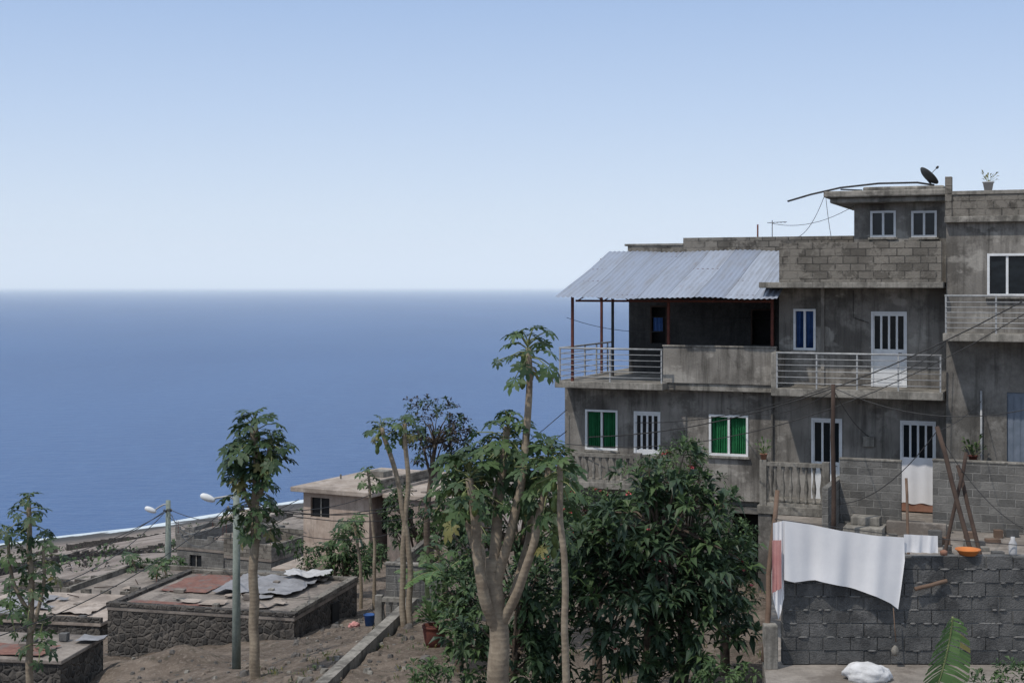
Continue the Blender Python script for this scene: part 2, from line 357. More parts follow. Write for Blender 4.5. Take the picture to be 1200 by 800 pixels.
# ---------------------------------------------------------------- house kit
H=Frame(11.51,38.0,22)
def opening(fr,px0,px1,py0,py1,v):
    pm=(px0+px1)/2
    return (fr.U(px0,v),fr.U(px1,v),fr.Z(pm,py1,v),fr.Z(pm,py0,v))
def window(parent,fr,o,v,curtain=None,t=.06,mull=1,trim=True,name='window'):
    m=MB(fr); u0,u1,z0,z1=o
    def fr_(a,b,c,d,v0,v1,t,mat='white'):
        m.box(a,a+t,v0,v1,c,d,mat); m.box(b-t,b,v0,v1,c,d,mat); m.box(a+t,b-t,v0,v1,c,c+t,mat); m.box(a+t,b-t,v0,v1,d-t,d,mat)
    fr_(u0,u1,z0,z1,v-.03,v+.07,t)
    for k in range(mull):
        uc=u0+(u1-u0)*(k+1)/(mull+1); m.box(uc-.03,uc+.03,v+.0,v+.06,z0+t,z1-t,'white')
    if trim: m.box(u0-.05,u1+.05,v-.10,v-.032,z0-.06,z0-.001,'slab')
    m.box(u0+t,u1-t,v+.18,v+.19,z0+t,z1-t,'darkin')
    if curtain:
        N=40
        for (a,b) in ((u0+t,u0+(u1-u0)*.44),(u0+(u1-u0)*.54,u1-t-.04)):
            vs=[];fs=[]
            for i in range(N+1):
                uu=a+(b-a)*i/N; vv=v+.12+.025*math.sin(i*1.1)
                vs+= [fr.w(uu,vv,z0+t),fr.w(uu+.03*math.sin(i),vv,z1-t)]
            for i in range(N): fs.append((2*i,2*i+2,2*i+3,2*i+1))
            m.add(vs,fs,curtain,True)
    else: m.box(u0+t,u1-t,v+.045,v+.052,z0+t,z1-t,'glass')
    m.build(name,parent)
def door(parent,fr,o,v,split=.48,slots=4,panel='white',name='door'):
    m=MB(fr); u0,u1,z0,z1=o; t=.06
    m.box(u0,u0+t,v-.03,v+.08,z0,z1,'white'); m.box(u1-t,u1,v-.03,v+.08,z0,z1,'white'); m.box(u0+t,u1-t,v-.03,v+.08,z1-t,z1,'white')
    zs=z0+(z1-z0)*split
    a,b=u0+t,u1-t
    m.box(a,b,v,v+.05,z0,zs-.001,panel); m.box(a+.09,b-.09,v-.012,v-.001,z0+.12,zs-.14,panel)
    m.box(a,b,v+.03,v+.04,zs,z1-t,'glass')
    for k in range(slots+1):
        uc=a+(b-a)*k/slots; m.box(max(uc-.028,a),min(uc+.028,b),v,v+.028,zs,z1-t,panel)
    m.box(a+.028,b-.028,v+.001,v+.027,z1-t-.06,z1-t-.001,panel)
    m.cyl(fr.w(b-.07,v-.05,zs-.1),fr.w(b-.16,v-.05,zs-.1),.012,'dark',6)
    m.build(name,parent)
def railing(parent,fr,u0,u1,v,z0,h,bars=5,post=1.2,mat='rail',name='railing',ret=None):
    m=MB(fr)
    k=max(1,round((u1-u0)/post))
    for i in range(k+1):
        u=u0+(u1-u0)*i/k; m.box(u-.02,u+.02,v-.02,v+.02,z0,z0+h-.02,mat)
    for i in range(bars):
        z=z0+.14+(h-.30)*i/(bars-1); m.cyl(fr.w(u0,v-.028,z),fr.w(u1,v-.028,z),.012,mat,6)
    m.cyl(fr.w(u0-.03,v,z0+h),fr.w(u1+.03,v,z0+h),.027,mat,8)
    if ret:
        for uu in ret[0]:
            for i in range(bars):
                z=z0+.14+(h-.30)*i/(bars-1); m.cyl(fr.w(uu,v,z),fr.w(uu,ret[1],z),.012,mat,6)
            m.cyl(fr.w(uu,v,z0+h),fr.w(uu,ret[1],z0+h),.027,mat,8)
            vv=v+1.1
            while vv<ret[1]: m.box(uu-.02,uu+.02,vv-.02,vv+.02,z0,z0+h-.02,mat); vv+=1.1
    m.build(name,parent)
BPROF=[(.05,0),(.05,.06),(.03,.09),(.055,.22),(.062,.30),(.03,.46),(.026,.56),(.045,.62),(.05,.66),(.05,.7)]
def balustrade(parent,fr,u0,u1,v,z0,h,name='balustrade',mat='slab'):
    m=MB(fr); m.box(u0,u1,v-.08,v+.08,z0,z0+.08,mat); m.box(u0-.03,u1+.03,v-.09,v+.09,z0+h-.1,z0+h,mat)
    k=int((u1-u0)/.2); sc=(h-.18)/.7
    for i in range(k):
        u=u0+(u1-u0)*(i+.5)/k
        m.lathe(fr.w(u,v,z0+.08),[(r,z*sc) for r,z in BPROF],mat,8)
    for u in (u0,u1): m.box(u-.09,u+.09,v-.1,v+.1,z0+.001,z0+h+.05,mat)
    m.build(name,parent)

# ================================================================ MAIN HOUSE
house=group('concrete_house',H.w(-5,3,-6))
zF2=-2.75; zG=-6.05
uR=.10
uL=H.U(662,0)
w1=opening(H,686,724,480,527,0); w2=opening(H,743,774,482,531,0); w3=opening(H,831,877,486,534,0)
d1=opening(H,951,987,490,585,0); d2=opening(H,1055,1097,493,590,0)
d1=(d1[0],d1[1],zG+.02,d1[3]); d2=(d2[0],d2[1],zG+.02,d2[3])
VB=3.4
m=MB(H)
m.wall(uL,uR,zG,-2.95,0,.25,'render',[w1,w2,w3,d1,d2])
bd=(H.U(858,0),H.U(896,0),-8.8,-6.4)
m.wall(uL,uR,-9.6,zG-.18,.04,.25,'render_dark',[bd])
m.box(bd[0],bd[1],.9,.95,-9.6,-6.25,'darkin')
ub=H.U(913,0)
w4=opening(H,930,956,362,410,0); d3=opening(H,1021,1063,365,457,0); d3=(d3[0],d3[1],zF2+.02,d3[3])
m.wall(ub,uR,zF2,-.06,0,.25,'render',[w4,d3])
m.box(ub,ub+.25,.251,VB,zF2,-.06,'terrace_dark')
ut=H.U(737,VB)
o1=opening(H,762,782,358,402,VB); o2=opening(H,880,908,362,404,VB)
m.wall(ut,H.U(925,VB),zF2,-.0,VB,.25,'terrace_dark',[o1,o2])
m.box(uL,uL+.25,.26,8,-9.6,-2.95,'render'); m.box(uL,uR,8.0,8.25,-9.6,-.06,'render'); m.box(uR-.25,uR,.26,8,-9.6,-.06,'render')
m.box(ut,ut+.25,VB+.26,8,zF2,0,'render')
m.build('walls',house)
m=MB(H); u=H.U(962,-.03); m.box(u,u+.10,-.06,-.001,zF2+.01,-.061,'render'); u=H.U(905,-.05); m.cyl(H.w(u,-.06,zG),H.w(u,-.06,-2.98),.035,'render_dark',8); m.build('wall_pilaster',house,.01)
m=MB(H)
usl=H.U(650,-1.0)
um=H.U(777,-.95)
u9=H.U(904,-1.2)
m.box(usl,um,-1.0,8.1,-2.93,-2.74,'slab')
m.box(um,u9,-.45,8.1,-2.95,-2.745,'slab')
m.box(u9,uR+.02,-1.25,7.9,-2.97,-2.755,'slab')
m.box(ub-.3,uR+.02,-1.25,8.1,-.055,.10,'slab')
m.box(ut-.1,ub-.31,VB-.05,8.1,-.05,.09,'slab')
m.box(uL,uR,.26,8,zG-.18,zG,'slab')
m.build('floor_slabs',house,.015)
m=MB(H); m.box(H.U(777,-.5),u9-.01,-.5,-.35,-2.744,H.Z(840,407,-.5),'render'); m.box(H.U(777,-.5)-.02,u9-.012,-.53,-.32,H.Z(840,407,-.5),H.Z(840,407,-.5)+.05,'slab')
m.box(u9-.01,u9+.13,-1.2,.0,-2.75,-1.8,'slab')
m.build('terrace_parapet',house,.012)
railing(house,H,H.U(656,-.95),H.U(775,-.95),-.93,-2.74,.95,5,1.3,'rail','terrace_railing',ret=([H.U(656,-.95)],4.0))
railing(house,H,u9+.15,uR-.05,-1.18,-2.755,.95,5,1.15,'rail','balcony_railing')
window(house,H,w1,0,'green_curtain'); window(house,H,w3,0,'green_curtain',mull=1); window(house,H,w4,0,'blue_cloth')
door(house,H,w2,0,.08,4,name='barred_window'); door(house,H,d1,0,.5,3); door(house,H,d2,0,.56,4,'white'); door(house,H,d3,0,.5,4)
for (o_,nm) in ((o1,'terrace_doorway'),(o2,'terrace_window')):
    m=MB(H); m.box(o_[0],o_[1],VB+.2,VB+.24,o_[2],o_[3],'darkin'); m.box(o_[0],o_[0]+.05,VB-.02,VB+.1,o_[2],o_[3],'wooddark'); m.box(o_[1]-.05,o_[1],VB-.02,VB+.1,o_[2],o_[3],'wooddark'); m.box(o_[0]+.05,o_[1]-.05,VB-.02,VB+.1,o_[3]-.05,o_[3],'wooddark'); m.build(nm,house)
m=MB(H)
u=H.U(766,1.6); vs=[];fs=[]
for i in range(13): vs+=[H.w(u+.28*i/12,1.6+.03*math.sin(i*1.3),-1.35),H.w(u+.28*i/12,1.6,-.95)]
for i in range(12): fs.append((2*i,2*i+2,2*i+3,2*i+1))
m.add(vs,fs,'blue_cloth',True)
m.cyl(H.w(H.U(745,1.6),1.6,-.94),H.w(ub,1.6,-.94),.006,'dark',4)
for k in range(4):
    u=H.U(800+k*22,2.2); m.box(u,u+.4,2.0,2.4,-2.3,-2.25,'wooddark'); m.box(u,u+.04,2.36,2.4,-2.25,-1.8,'wooddark')
    for a in (0,.36):
        for b in (0,.36): m.box(u+a,u+a+.04,2.0+b,2.04+b,-2.74,-2.3,'wooddark')
m.build('terrace_chairs_and_washing',house)
m=MB(H); uu=(d2[0]+.03,d2[1]-.03); N=30; vs=[];fs=[]
za,zb=H.Z(1075,590,-.22),H.Z(1075,536,-.22)
for i in range(N+1):
    a=uu[0]+(uu[1]-uu[0])*i/N; vv=-.22+.012*math.sin(i*.5); vs+=[H.w(a,vv,za+.02*math.sin(i*.4)),H.w(a,vv,zb)]
for i in range(N): fs.append((2*i,2*i+2,2*i+3,2*i+1))
m.add(vs,fs,'cloth',True); m.build('door_curtain',house)
m=MB(H); m.box(d2[0]+.02,d2[1]-.02,-.2,-.14,zG+.02,zG+.36,'terra'); m.build('door_board',house)
m=MB(H); b=opening(H,1012,1025,511,523,0); m.box(b[0],b[1],-.1,-.001,b[2],b[3],'slab'); m.build('meter_box',house,.01)
# roof parapets
m=MB(H)
up=H.U(913,-1.15)
m.box(up,uR-.03,-1.15,-1.0,.101,1.16,'block_rough')
N=int((uR-.03-up)/.41); rr=random.Random(5)
for i in range(N):
    if rr.random()<.55: a=up+.41*i; m.box(a+.01,a+.39,-1.145,-1.005,1.161,1.161+rr.choice([.05,.09,.09,.03]),'block_rough')
m.box(up,up+.15,-.999,2.2,.101,1.2,'block_rough')
zb1=H.Z(768,288,3.7); zb2=H.Z(850,278,3.7)
m.box(H.U(735,3.7),H.U(800,3.7),3.75,3.9,.11,zb1,'block_rough'); m.box(H.U(800,3.7)+.001,H.U(1000,3.7),3.75,3.9,.11,zb2,'block_rough')
m.box(H.U(735,3.7)-.1,H.U(800,3.7),3.72,3.93,zb1+.001,zb1+.07,'slab')
m.build('roof_parapet',house,.01)
m=MB(H); utw=H.U(1001,.6)
tw1=opening(H,1020,1050,247,278,.6); tw2=opening(H,1068,1098,247,278,.6)
m.wall(utw,uR-.02,.101,2.27,.6,.2,'render',[tw1,tw2]); m.box(utw,utw+.2,.801,3.6,.101,2.27,'render'); m.box(uR-.2,uR-.02,.801,3.6,.101,2.27,'render'); m.box(utw,uR-.02,3.6,3.8,.101,2.27,'render')
m.build('stair_tower_walls',house)
m=MB(H); uts=H.U(966,.1)
m.box(uts+.15,uR,.1,4.1,2.271,2.42,'slab'); m.box(uts,uR,-.05,4.2,2.421,2.60,'slab'); m.box(uts+1.0,uR-.1,.4,3.7,2.601,2.72,'slab')
m.build('stair_tower_roof',house,.04)
window(house,H,tw1,.6,None); window(house,H,tw2,.6,None)
# canopy
m=MB(H); uc0=H.U(650,-1.3); uc1=up-.03
WL=.15
zf=H.Z(700,349,-1.3); zb=1.08; n=int((uc1-uc0)/WL*6); rows=8; vs=[];fs=[]
for j in range(rows+1):
    for i in range(n+1):
        u=uc0+(uc1-uc0)*i/n; v=-1.3+5.0*j/rows
        sheet=int((u-uc0)/.82)
        z=zf+(zb-zf)*j/rows+.013*math.sin((u-uc0)/WL*2*math.pi)+.022*math.sin(u*1.7+j*.8)+(.012*(sheet%2))
        vs.append(H.w(u,v+(0 if 0<j<rows else .05*math.sin(sheet*2.7)),z))
for j in range(rows):
    for i in range(n):
        a=j*(n+1)+i; fs.append((a,a+1,a+n+2,a+n+1))
m.add(vs,fs,'iron',True)
def uvf(P): 
    u=(P[:,0]-H.ox)*H.c-(P[:,1]-H.oy)*H.s; v=(P[:,0]-H.ox)*H.s+(P[:,1]-H.oy)*H.c
    return u-uc0,v+5
m.uvfn=uvf
m.build('corrugated_canopy',house)
m=MB(H)
def ncan(v): return zf+(zb-zf)*(v+1.3)/5.0-.07
posts=[(uc0+.4,-.9),(H.U(705,3.2),3.2),(H.U(718,1.8),1.8),(um+.02,-.45),(uc1-.3,-.45)]
for i,(u,v) in enumerate(posts): m.box(u-.035,u+.035,v-.035,v+.035,-2.74,ncan(v),'rustpost' if i!=2 else 'dark')
for v in (-.9,.5,1.8,3.2): m.box(uc0+.1,uc1-.05,v-.03,v+.03,ncan(v)-.0,ncan(v)+.045,'rustpost')
m.box(uc0+.35,uc1-.3,-.5,-.45,ncan(-.5)-.28,ncan(-.5)-.22,'rustpost')
for i in range(7):
    a=uc0+.4+(uc1-uc0-.8)*i/7; b=uc0+.4+(uc1-uc0-.8)*(i+.5)/7
    m.cyl(H.w(a,-.475,ncan(-.5)-.25),H.w(b,-.475,ncan(-.5)-.02),.018,'rustpost',5); m.cyl(H.w(b,-.475,ncan(-.5)-.02),H.w(b+(b-a),-.475,ncan(-.5)-.25),.018,'rustpost',5)
m.build('canopy_frame',house)
m=MB(H); m.box(H.U(664,-1),H.U(752,-1),-1.0,-.001,-5.78,-5.6,'slab'); m.box(H.U(888,-1.7),H.U(985,-1.7),-1.8,-.001,-6.08,-5.86,'slab')
m.box(H.U(889,-1.7),H.U(905,-1.7),-1.75,-.01,-9.6,-6.081,'render_dark')
m.build('porch_slabs',house,.012)
balustrade(house,H,H.U(668,-.9),H.U(748,-.9),-.9,-5.6,.82)
balustrade(house,H,H.U(895,-1.65),H.U(968,-1.65),-1.65,-5.86,1.16)
m=MB(H)
c=H.w(H.U(1087,1.2),1.2,H.Z(1087,208,1.2)); ax=Vector((.70,.06,.70)).normalized()
m.lathe(c-ax*.05,[(0.02,0),(.13,.02),(.24,.06),(.32,.115),(.32,.13),(.24,.075),(.13,.035),(.02,.015)],'dark',20,ax)
m.cyl(c-ax*.04,H.w(H.U(1098,1.2),1.25,2.6),.025,'dark',6); m.cyl(c,c+ax*.38,.01,'dark',5); m.lathe(c+ax*.36,[(.03,0),(.035,.05),(.02,.08)],'dark',8,ax)
m.build('satellite_dish',house)
m=MB(H)
p=[H.w(H.U(q,.0),.0,H.Z(q,r,.0)) for q,r in ((923,236),(950,228),(985,220),(1030,215),(1075,214),(1095,217))]
m.tube(p,.03,'dark',6); m.tube([H.w(H.U(985,.0),.01,H.Z(985,222,0)),H.w(H.U(1010,.1),.2,2.62)],.02,'dark',5)
m.build('roof_pipe',house)
m=MB(H)
for q,y0,y1 in ((888,263,292),(905,258,288)):
    m.cyl(H.w(H.U(q,4),4,H.Z(q,y1,4)-.3),H.w(H.U(q,4),4,H.Z(q,y0,4)),.025 if q==888 else .012,'rustpost' if q==888 else 'dark',6)
zt=H.Z(905,261,4); ua=H.U(905,4)
m.cyl(H.w(ua-.15,4,zt),H.w(ua+.45,4,zt+.02),.009,'dark',5)
for k in range(5): m.cyl(H.w(ua-.1+.12*k,3.8,zt),H.w(ua-.1+.12*k,4.2,zt),.006,'dark',4)
m.build('tv_antenna',house)

# ================================================================ NEIGHBOUR
nb=group('neighbour_house',H.w(3,2,-6)); un=H.U(1109,-.9); ue=H.U(1420,-.9); vn=-.9
m=MB(H)
nw=opening(H,1157,1204,297,347,vn); nd=opening(H,1180,1222,460,563,vn)
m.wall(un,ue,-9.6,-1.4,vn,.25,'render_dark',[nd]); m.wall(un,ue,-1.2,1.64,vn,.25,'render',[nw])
m.box(un,un+.25,-.649,8,-9.6,1.64,'render'); m.box(ue-.25,ue,-.649,8,-9.6,1.64,'render'); m.box(un,ue,8.01,8.26,-9.6,1.64,'render')
m.build('walls',nb)
m=MB(H); m.box(un+.01,ue,-2.0,8,-1.399,-1.201,'slab'); m.box(un-.03,ue+.1,-1.1,8.3,1.641,1.80,'slab'); m.build('floor_slabs',nb,.015)
m=MB(H); zt=H.Z(1160,223,-1)
m.box(un+.15,ue,-1.0,-.85,1.801,zt-.1,'block_rough'); m.box(un+.14,ue,-1.03,-.82,zt-.099,zt,'slab')
m.box(un-.02,un+.149,-1.04,-.8,1.801,H.Z(1115,207,-1),'block_rough'); m.build('roof_parapet',nb,.01)
railing(nb,H,un+.08,ue-.1,-1.92,-1.2,.95,6,1.3,'rail')
window(nb,H,nw,vn,None)
m=MB(H); m.box(nd[0],nd[1],vn+.05,vn+.1,nd[2],nd[3],'bluedoor')
for k in range(5): 
    u=nd[0]+(nd[1]-nd[0])*(k+.5)/5; m.box(u-.06,u+.06,vn+.035,vn+.049,nd[2]+.1,nd[3]-.1,'bluedoor')
m.build('door',nb)
m=MB(H); u=H.U(1150,vn-.06); m.cyl(H.w(u,vn-.06,-5.5),H.w(u,vn-.06,-2.7),.03,'rail',8); m.build('drain_pipe',nb)
def potplant(name,c,r,h,matp,leafmat,n,ls,seed=1):
    rnd=random.Random(seed); g=group(name,c)
    m=MB(); m.lathe(c,[(r*.7,0),(r*.95,h*.85),(r*1.08,h*.86),(r*1.08,h),(r*.9,h),(r*.85,h*.9)],matp,14); m.build('pot',g)
    m=MB(); c=Vector(c)+Vector((0,0,h*.9))
    for i in range(n):
        d=Vector((rnd.uniform(-1,1),rnd.uniform(-1,1),rnd.uniform(.3,1.6))).normalized(); p=c+d*rnd.uniform(.05,ls*1.3); leaf(m,p,d,ls*.6,.35,leafmat,rnd)
        if i%3==0: m.cyl(c,p,.005,'petiole',4)
    m.build('leaves',g)
def leaf(m,p,d,L,wd,mat,rnd,droop=.3):
    d=d.normalized(); up=Vector((rnd.uniform(-.4,.4),rnd.uniform(-.4,.4),1)); s=d.cross(up)
    if s.length<1e-3: s=Vector((1,0,0))
    s.normalize(); nn=s.cross(d).normalized()
    a=p; b=p+d*L*.5-nn*0; t=p+d*L-Vector((0,0,droop*L)); w=L*wd*.5; f=nn*w*.35
    m.add([a,b+s*w+f,t,b-s*w+f,b],[(0,1,4),(1,2,4),(2,3,4),(3,0,4)],mat)
potplant('potted_plant',H.w(H.U(1158,-1),-.93,zt+.005),.14,.22,'whitetarp','leaf_old',22,.25,1)
potplant('potted_plant',H.w(H.U(895,-1.65),-1.65,-4.65),.1,.16,'terra','leaf_light',30,.3,2)
potplant('hanging_planter',H.w(H.U(1140,-1.2),-1.15,H.Z(1140,540,-1.2)),.12,.14,'rustpost','leaf_pap',46,.38,3)

# ================================================================ yard + walls near house
def prism(name,pts,z0,z1,mat,bev=0):
    m=MB(); n=len(pts); vs=[(x,y,z0) for x,y in pts]+[(x,y,z1) for x,y in pts]
    m.add(vs,[tuple(range(n))[::-1],tuple(range(n,2*n))]+[(i,(i+1)%n,(i+1)%n+n,i+n) for i in range(n)],mat); return m.build(name,None,bev)
A=H.w(H.U(906,-1.9),-1.9,0); Bp=H.w(ue,-.95,0)
prism('front_ledge',[(3.25,17.5),(25,17.5),(25,21.3),(3.75,21.3)],-9.5,-5.59,'yard')
prism('yard_terrace',[(3.76,21.31),(25,21.31),(25,Bp.y-3),(Bp.x,Bp.y),tuple(H.w(uR,-.95,0)[:2]),tuple(H.w(uR,-.06,0)[:2]),tuple(H.w(H.U(986,-.1),-.06,0)[:2]),tuple(H.w(H.U(986,-1.9),-1.9,0)[:2]),(A.x,A.y)],-9.5,-6.07,'yard')
def wallobj(name,px0,px1,v,topy,t,mat,z0=-6.1,cap=True):
    m=MB(H); z1=H.Z((px0+px1)/2,topy,v); u0,u1=H.U(px0,v),H.U(px1,v)
    m.box(u0,u1,v,v+t,z0,z1,mat)
    if cap: m.box(u0-.01,u1+.01,v-.015,v+t+.015,z1+.001,z1+.05,'slab')
    return m.build(name,None,.008)
wallobj('block_wall',984,1056,-2.6,540,.15,'block'); wallobj('block_wall',1093,1230,-2.7,543,.15,'block')
m=MB(H); u=H.U(984,-2.6); m.box(u-.16,u-.005,-4.3,-1.9,-6.1,-4.95,'block'); m.build('low_wall',None,.01)
m=MB(H); m.box(H.U(1040,-3.6),H.U(1110,-3.6),-3.8,-3.62,-6.08,-5.75,'yard'); m.build('low_kerb_wall',None,.02)
m=MB(H); m.box(H.U(990,-4),H.U(1036,-4),-4.3,-3.5,-6.08,-5.88,'slab'); m.box(H.U(996,-4),H.U(1030,-4),-3.9,-3.45,-5.879,-5.68,'slab'); m.build('concrete_steps',None,.02)
m=MB(); rr=random.Random(31)
for i in range(26):
    d=rr.uniform(30,35.5); x=WX(rr.uniform(985,1190),d); a=rr.uniform(.1,.35); m.box(x,x+a,d,d+.18,-6.069,-6.07+rr.choice([.1,.19,.19,.38]),rr.choice(['slab','block_near','wood','block_near']))
m.build('loose_blocks',None,.01)

m=MB(); rnd=random.Random(4); D0=21.0; x0=WX(917,D0); x1=x0+7.5; z0=-5.58; nrow=8
m.box(x0+.02,x1,D0+.020,D0+.15,z0,z0+nrow*.2-.005,'mortar')
for r in range(nrow):
    x=x0-(.2 if r%2 else 0)
    while x<x1:
        a=max(x,x0)+.005+rnd.uniform(0,.008); b=min(x+.4,x1)-.005-rnd.uniform(0,.008)
        if b-a>.05:
            dv=rnd.uniform(-.014,.010); zz=z0+r*.2
            m.box(a,b,D0+dv,D0+.17+dv,zz+.004+rnd.uniform(0,.008),zz+.196-rnd.uniform(0,.009)-(rnd.uniform(0,.05) if r==nrow-1 and rnd.random()<.4 else 0),'block_near')
        x+=.4
for i in range(160):
    a=rnd.uniform(x0+.1,x1-.2); zz=z0+.2*rnd.randint(1,nrow-1); L=rnd.uniform(.04,.16)
    m.lathe((a,D0-.002,zz),[(.004,-L/2),(.014,-L/4),(.016,L/5),(.005,L/2)],'mortar',6,(1,0,.0001))
m.build('foreground_block_wall',None,.012)
m=MB(); xx=WX(902,20.9); m.box(xx-.1,xx+.1,20.75,20.95,-5.6,-4.95,'slab'); m.build('concrete_post',None,.02)
def stick(name,a,b,r,mat,r1=None,mid=None):
    m=MB(); a=Vector(a);b=Vector(b); N=7; pts=[];rs=[]
    for i in range(N):
        t=i/(N-1); p=a.lerp(b,t)+Vector((mn.noise(Vector((t*3,a.x,0)))*r,mn.noise(Vector((t*3,0,a.x)))*r,0))
        pts.append(p); rs.append(r+(((r1 or r)-r))*t)
    m.tube(pts,rs,mat,8); return m.build(name)
stick('wooden_pole',W(895,775,20.85),W(910,574,21.3),.045,'wood',.035)
stick('wooden_pole',(WX(976,34),34,-6.1),W(976,450,34),.06,'wooddark',.05)
stick('wooden_prop',(WX(1152,28),28,-6.1),W(1098,500,29.5),.05,'wooddark')
stick('wooden_prop',(WX(1100,29),29,-6.1),W(1132,530,29.5),.04,'wooddark')
stick('wooden_prop',(WX(1160,28.5),28.5,-6.1),W(1122,545,29.8),.045,'wooddark')
stick('wooden_prop',(WX(1066,28.7),28.7,-6.1),W(1062,560,29.2),.03,'wood')
def hang(name,pts_top,pts_bot,d,mat,amp=.04,n=80,rows=30,seed=1,lay=0):
    m=MB(); vs=[];fs=[]
    tx=[p[0] for p in pts_top]; ty=[p[1] for p in pts_top]; bx=[p[0] for p in pts_bot]; by=[p[1] for p in pts_bot]
    for j in range(rows+1):
        t=j/rows
        for i in range(n+1):
            s=i/n; px=tx[0]+(tx[-1]-tx[0])*s
            yt=np.interp(px,tx,ty); yb=np.interp(px,bx,by); py=yt+(yb-yt)*t
            q=s+.12*t*(s-.3)
            f=math.sin(q*17+seed)*.5+math.sin(q*39+seed*2)*.22*(1-.5*t)+mn.noise(Vector((q*4,t*1.0,seed)))*.9
            f*=amp*(.35+.65*t)
            p=W(px,py,d); p.y=d-.05-f; vs.append(p)
    for j in range(rows):
        for i in range(n):
            a=j*(n+1)+i; fs.append((a,a+n+1,a+n+2,a+1))
    m.add(vs,fs,mat,True); return m.build(name)
hang('white_sheet',[(918,609),(950,614),(985,621),(1020,626),(1059,629)],[(918,678),(930,681),(955,679),(975,683),(1000,689),(1025,697),(1043,706),(1052,713),(1055,690),(1059,655)],20.9,'cloth',.06)
hang('white_sheet',[(905,612),(918,609)],[(905,700),(912,726),(918,700)],20.93,'cloth',.03,14)
hang('pink_towel',[(904,632),(915,632)],[(904,694),(915,688)],20.84,'pink',.03,8)
hang('lace_cloth',[(1058,625),(1098,627)],[(1058,646),(1098,647)],20.95,'cloth',.03,30)
def cable(pts,r=.012,name='power_cable',sag=.0,mat='dark'):
    m=MB(); out=[]
    P=[Vector(p) for p in pts]
    for a,b in zip(P[:-1],P[1:]):
        for i in range(12):
            t=i/12; q=a.lerp(b,t); q.z-=sag*4*t*(1-t); out.append(q)
    out.append(P[-1]); m.tube(out,r,mat,5); m.build(name)
cable([W(908,608,21),W(1059,628,21),W(1215,640,21)],.006,'clothes_line')
def hp(px,py,v): return H.w(H.U(px,v),v,H.Z(px,py,v))
cable([W(1260,318,33),hp(690,512,-.2)],.016,sag=.9)
cable([W(1260,330,33),hp(664,520,-.1)],.012,sag=1.3)
cable([W(976,452,34),hp(745,495,-.1)],.012,sag=.25)
cable([W(976,452,34),hp(1106,405,-1.3)],.010,sag=.3)
cable([W(976,455,34),hp(1018,511,-.1)],.010,sag=.15)
cable([W(976,458,34),hp(852,478,-.1)],.010,sag=.35)
cable([W(976,454,34),W(1240,470,31)],.010,sag=.5)
cable([W(1098,505,29.5),W(985,590,34)],.010,sag=.35)
cable([W(1098,505,29.5),W(1205,622,29)],.008,sag=.3)
cable([W(1098,505,29.5),hp(1150,470,-1.0)],.008,sag=.1)
cable([hp(966,230,0),hp(935,278,-1.0)],.008,sag=.2); cable([hp(968,233,0),hp(975,282,-1.0)],.008,sag=.1)
cable([hp(905,262,4),hp(1003,240,.6)],.008,sag=.25)
cable([hp(664,372,-.9),hp(777,388,-.45)],.008,sag=.15)
cable([hp(1000,340,-.03),hp(1000,372,-.03),hp(1018,378,-.03)],.008,sag=.0)
m=MB(); c=Vector((WX(1135,21.08),21.1,-3.985)); m.lathe(c,[(.12,0),(.17,.07),(.185,.075),(.185,.09),(.16,.08),(.11,.02)],'orange',22); m.build('plastic_basin')
m=MB(); c=Vector((WX(1187,21.08),21.08,-3.985)); m.lathe(c,[(.05,0),(.06,.03),(.06,.17),(.03,.23),(.03,.27)],'whitetarp',12); m.build('plastic_bottle')
m=MB(); c=Vector((WX(1106,21.08),21.08,-3.985)); m.lathe(c,[(.05,0),(.055,.04),(.055,.06),(.02,.08)],'terra',12); m.build('tin_can')
def blob(name,c,sx,sy,sz,mat,seed=1,am=.25,parent=None,fr=3):
    import bmesh
    bm=bmesh.new(); bmesh.ops.create_icosphere(bm,subdivisions=4,radius=1)
    m=MB(); 
    vs=[]
    for v in bm.verts:
        p=v.co; k=1+am*mn.fractal(p*fr*.5+Vector((seed*3.1,0,0)),.8,2.2,5)
        q=Vector((p.x*sx*k,p.y*sy*k,max(p.z,-.55)*sz*k)); vs.append(Vector(c)+q)
    m.add(vs,[[v.index for v in f.verts] for f in bm.faces],mat,True); bm.free(); return m.build(name,parent)
blob('white_sack',(WX(1018,20.2),20.2,-5.50),.32,.2,.16,'sack',2,.28,fr=2)
for i,(px,d,s) in enumerate(((1150,18.3,.35),(1115,18.0,.22),(1190,18.2,.4),(975,19.2,.07),(940,18.9,.06))):
    blob('rock',(WX(px,d),d,-5.55),s,s*.8,s*.45,'rock',i+3,.5)
m=MB(); p=[W(1047,712,20.85),W(1049,740,20.86),W(1050,752,20.86)]; m.tube(p,.008,'wood',5); m.lathe(W(1049,768,20.86),[(.02,0),(.05,.03),(.06,.08),(.04,.12),(.015,.15)],'slab',10); m.build('hanging_weight')
stick('wooden_board',W(1072,690,20.9),W(1110,680,20.95),.03,'wood')

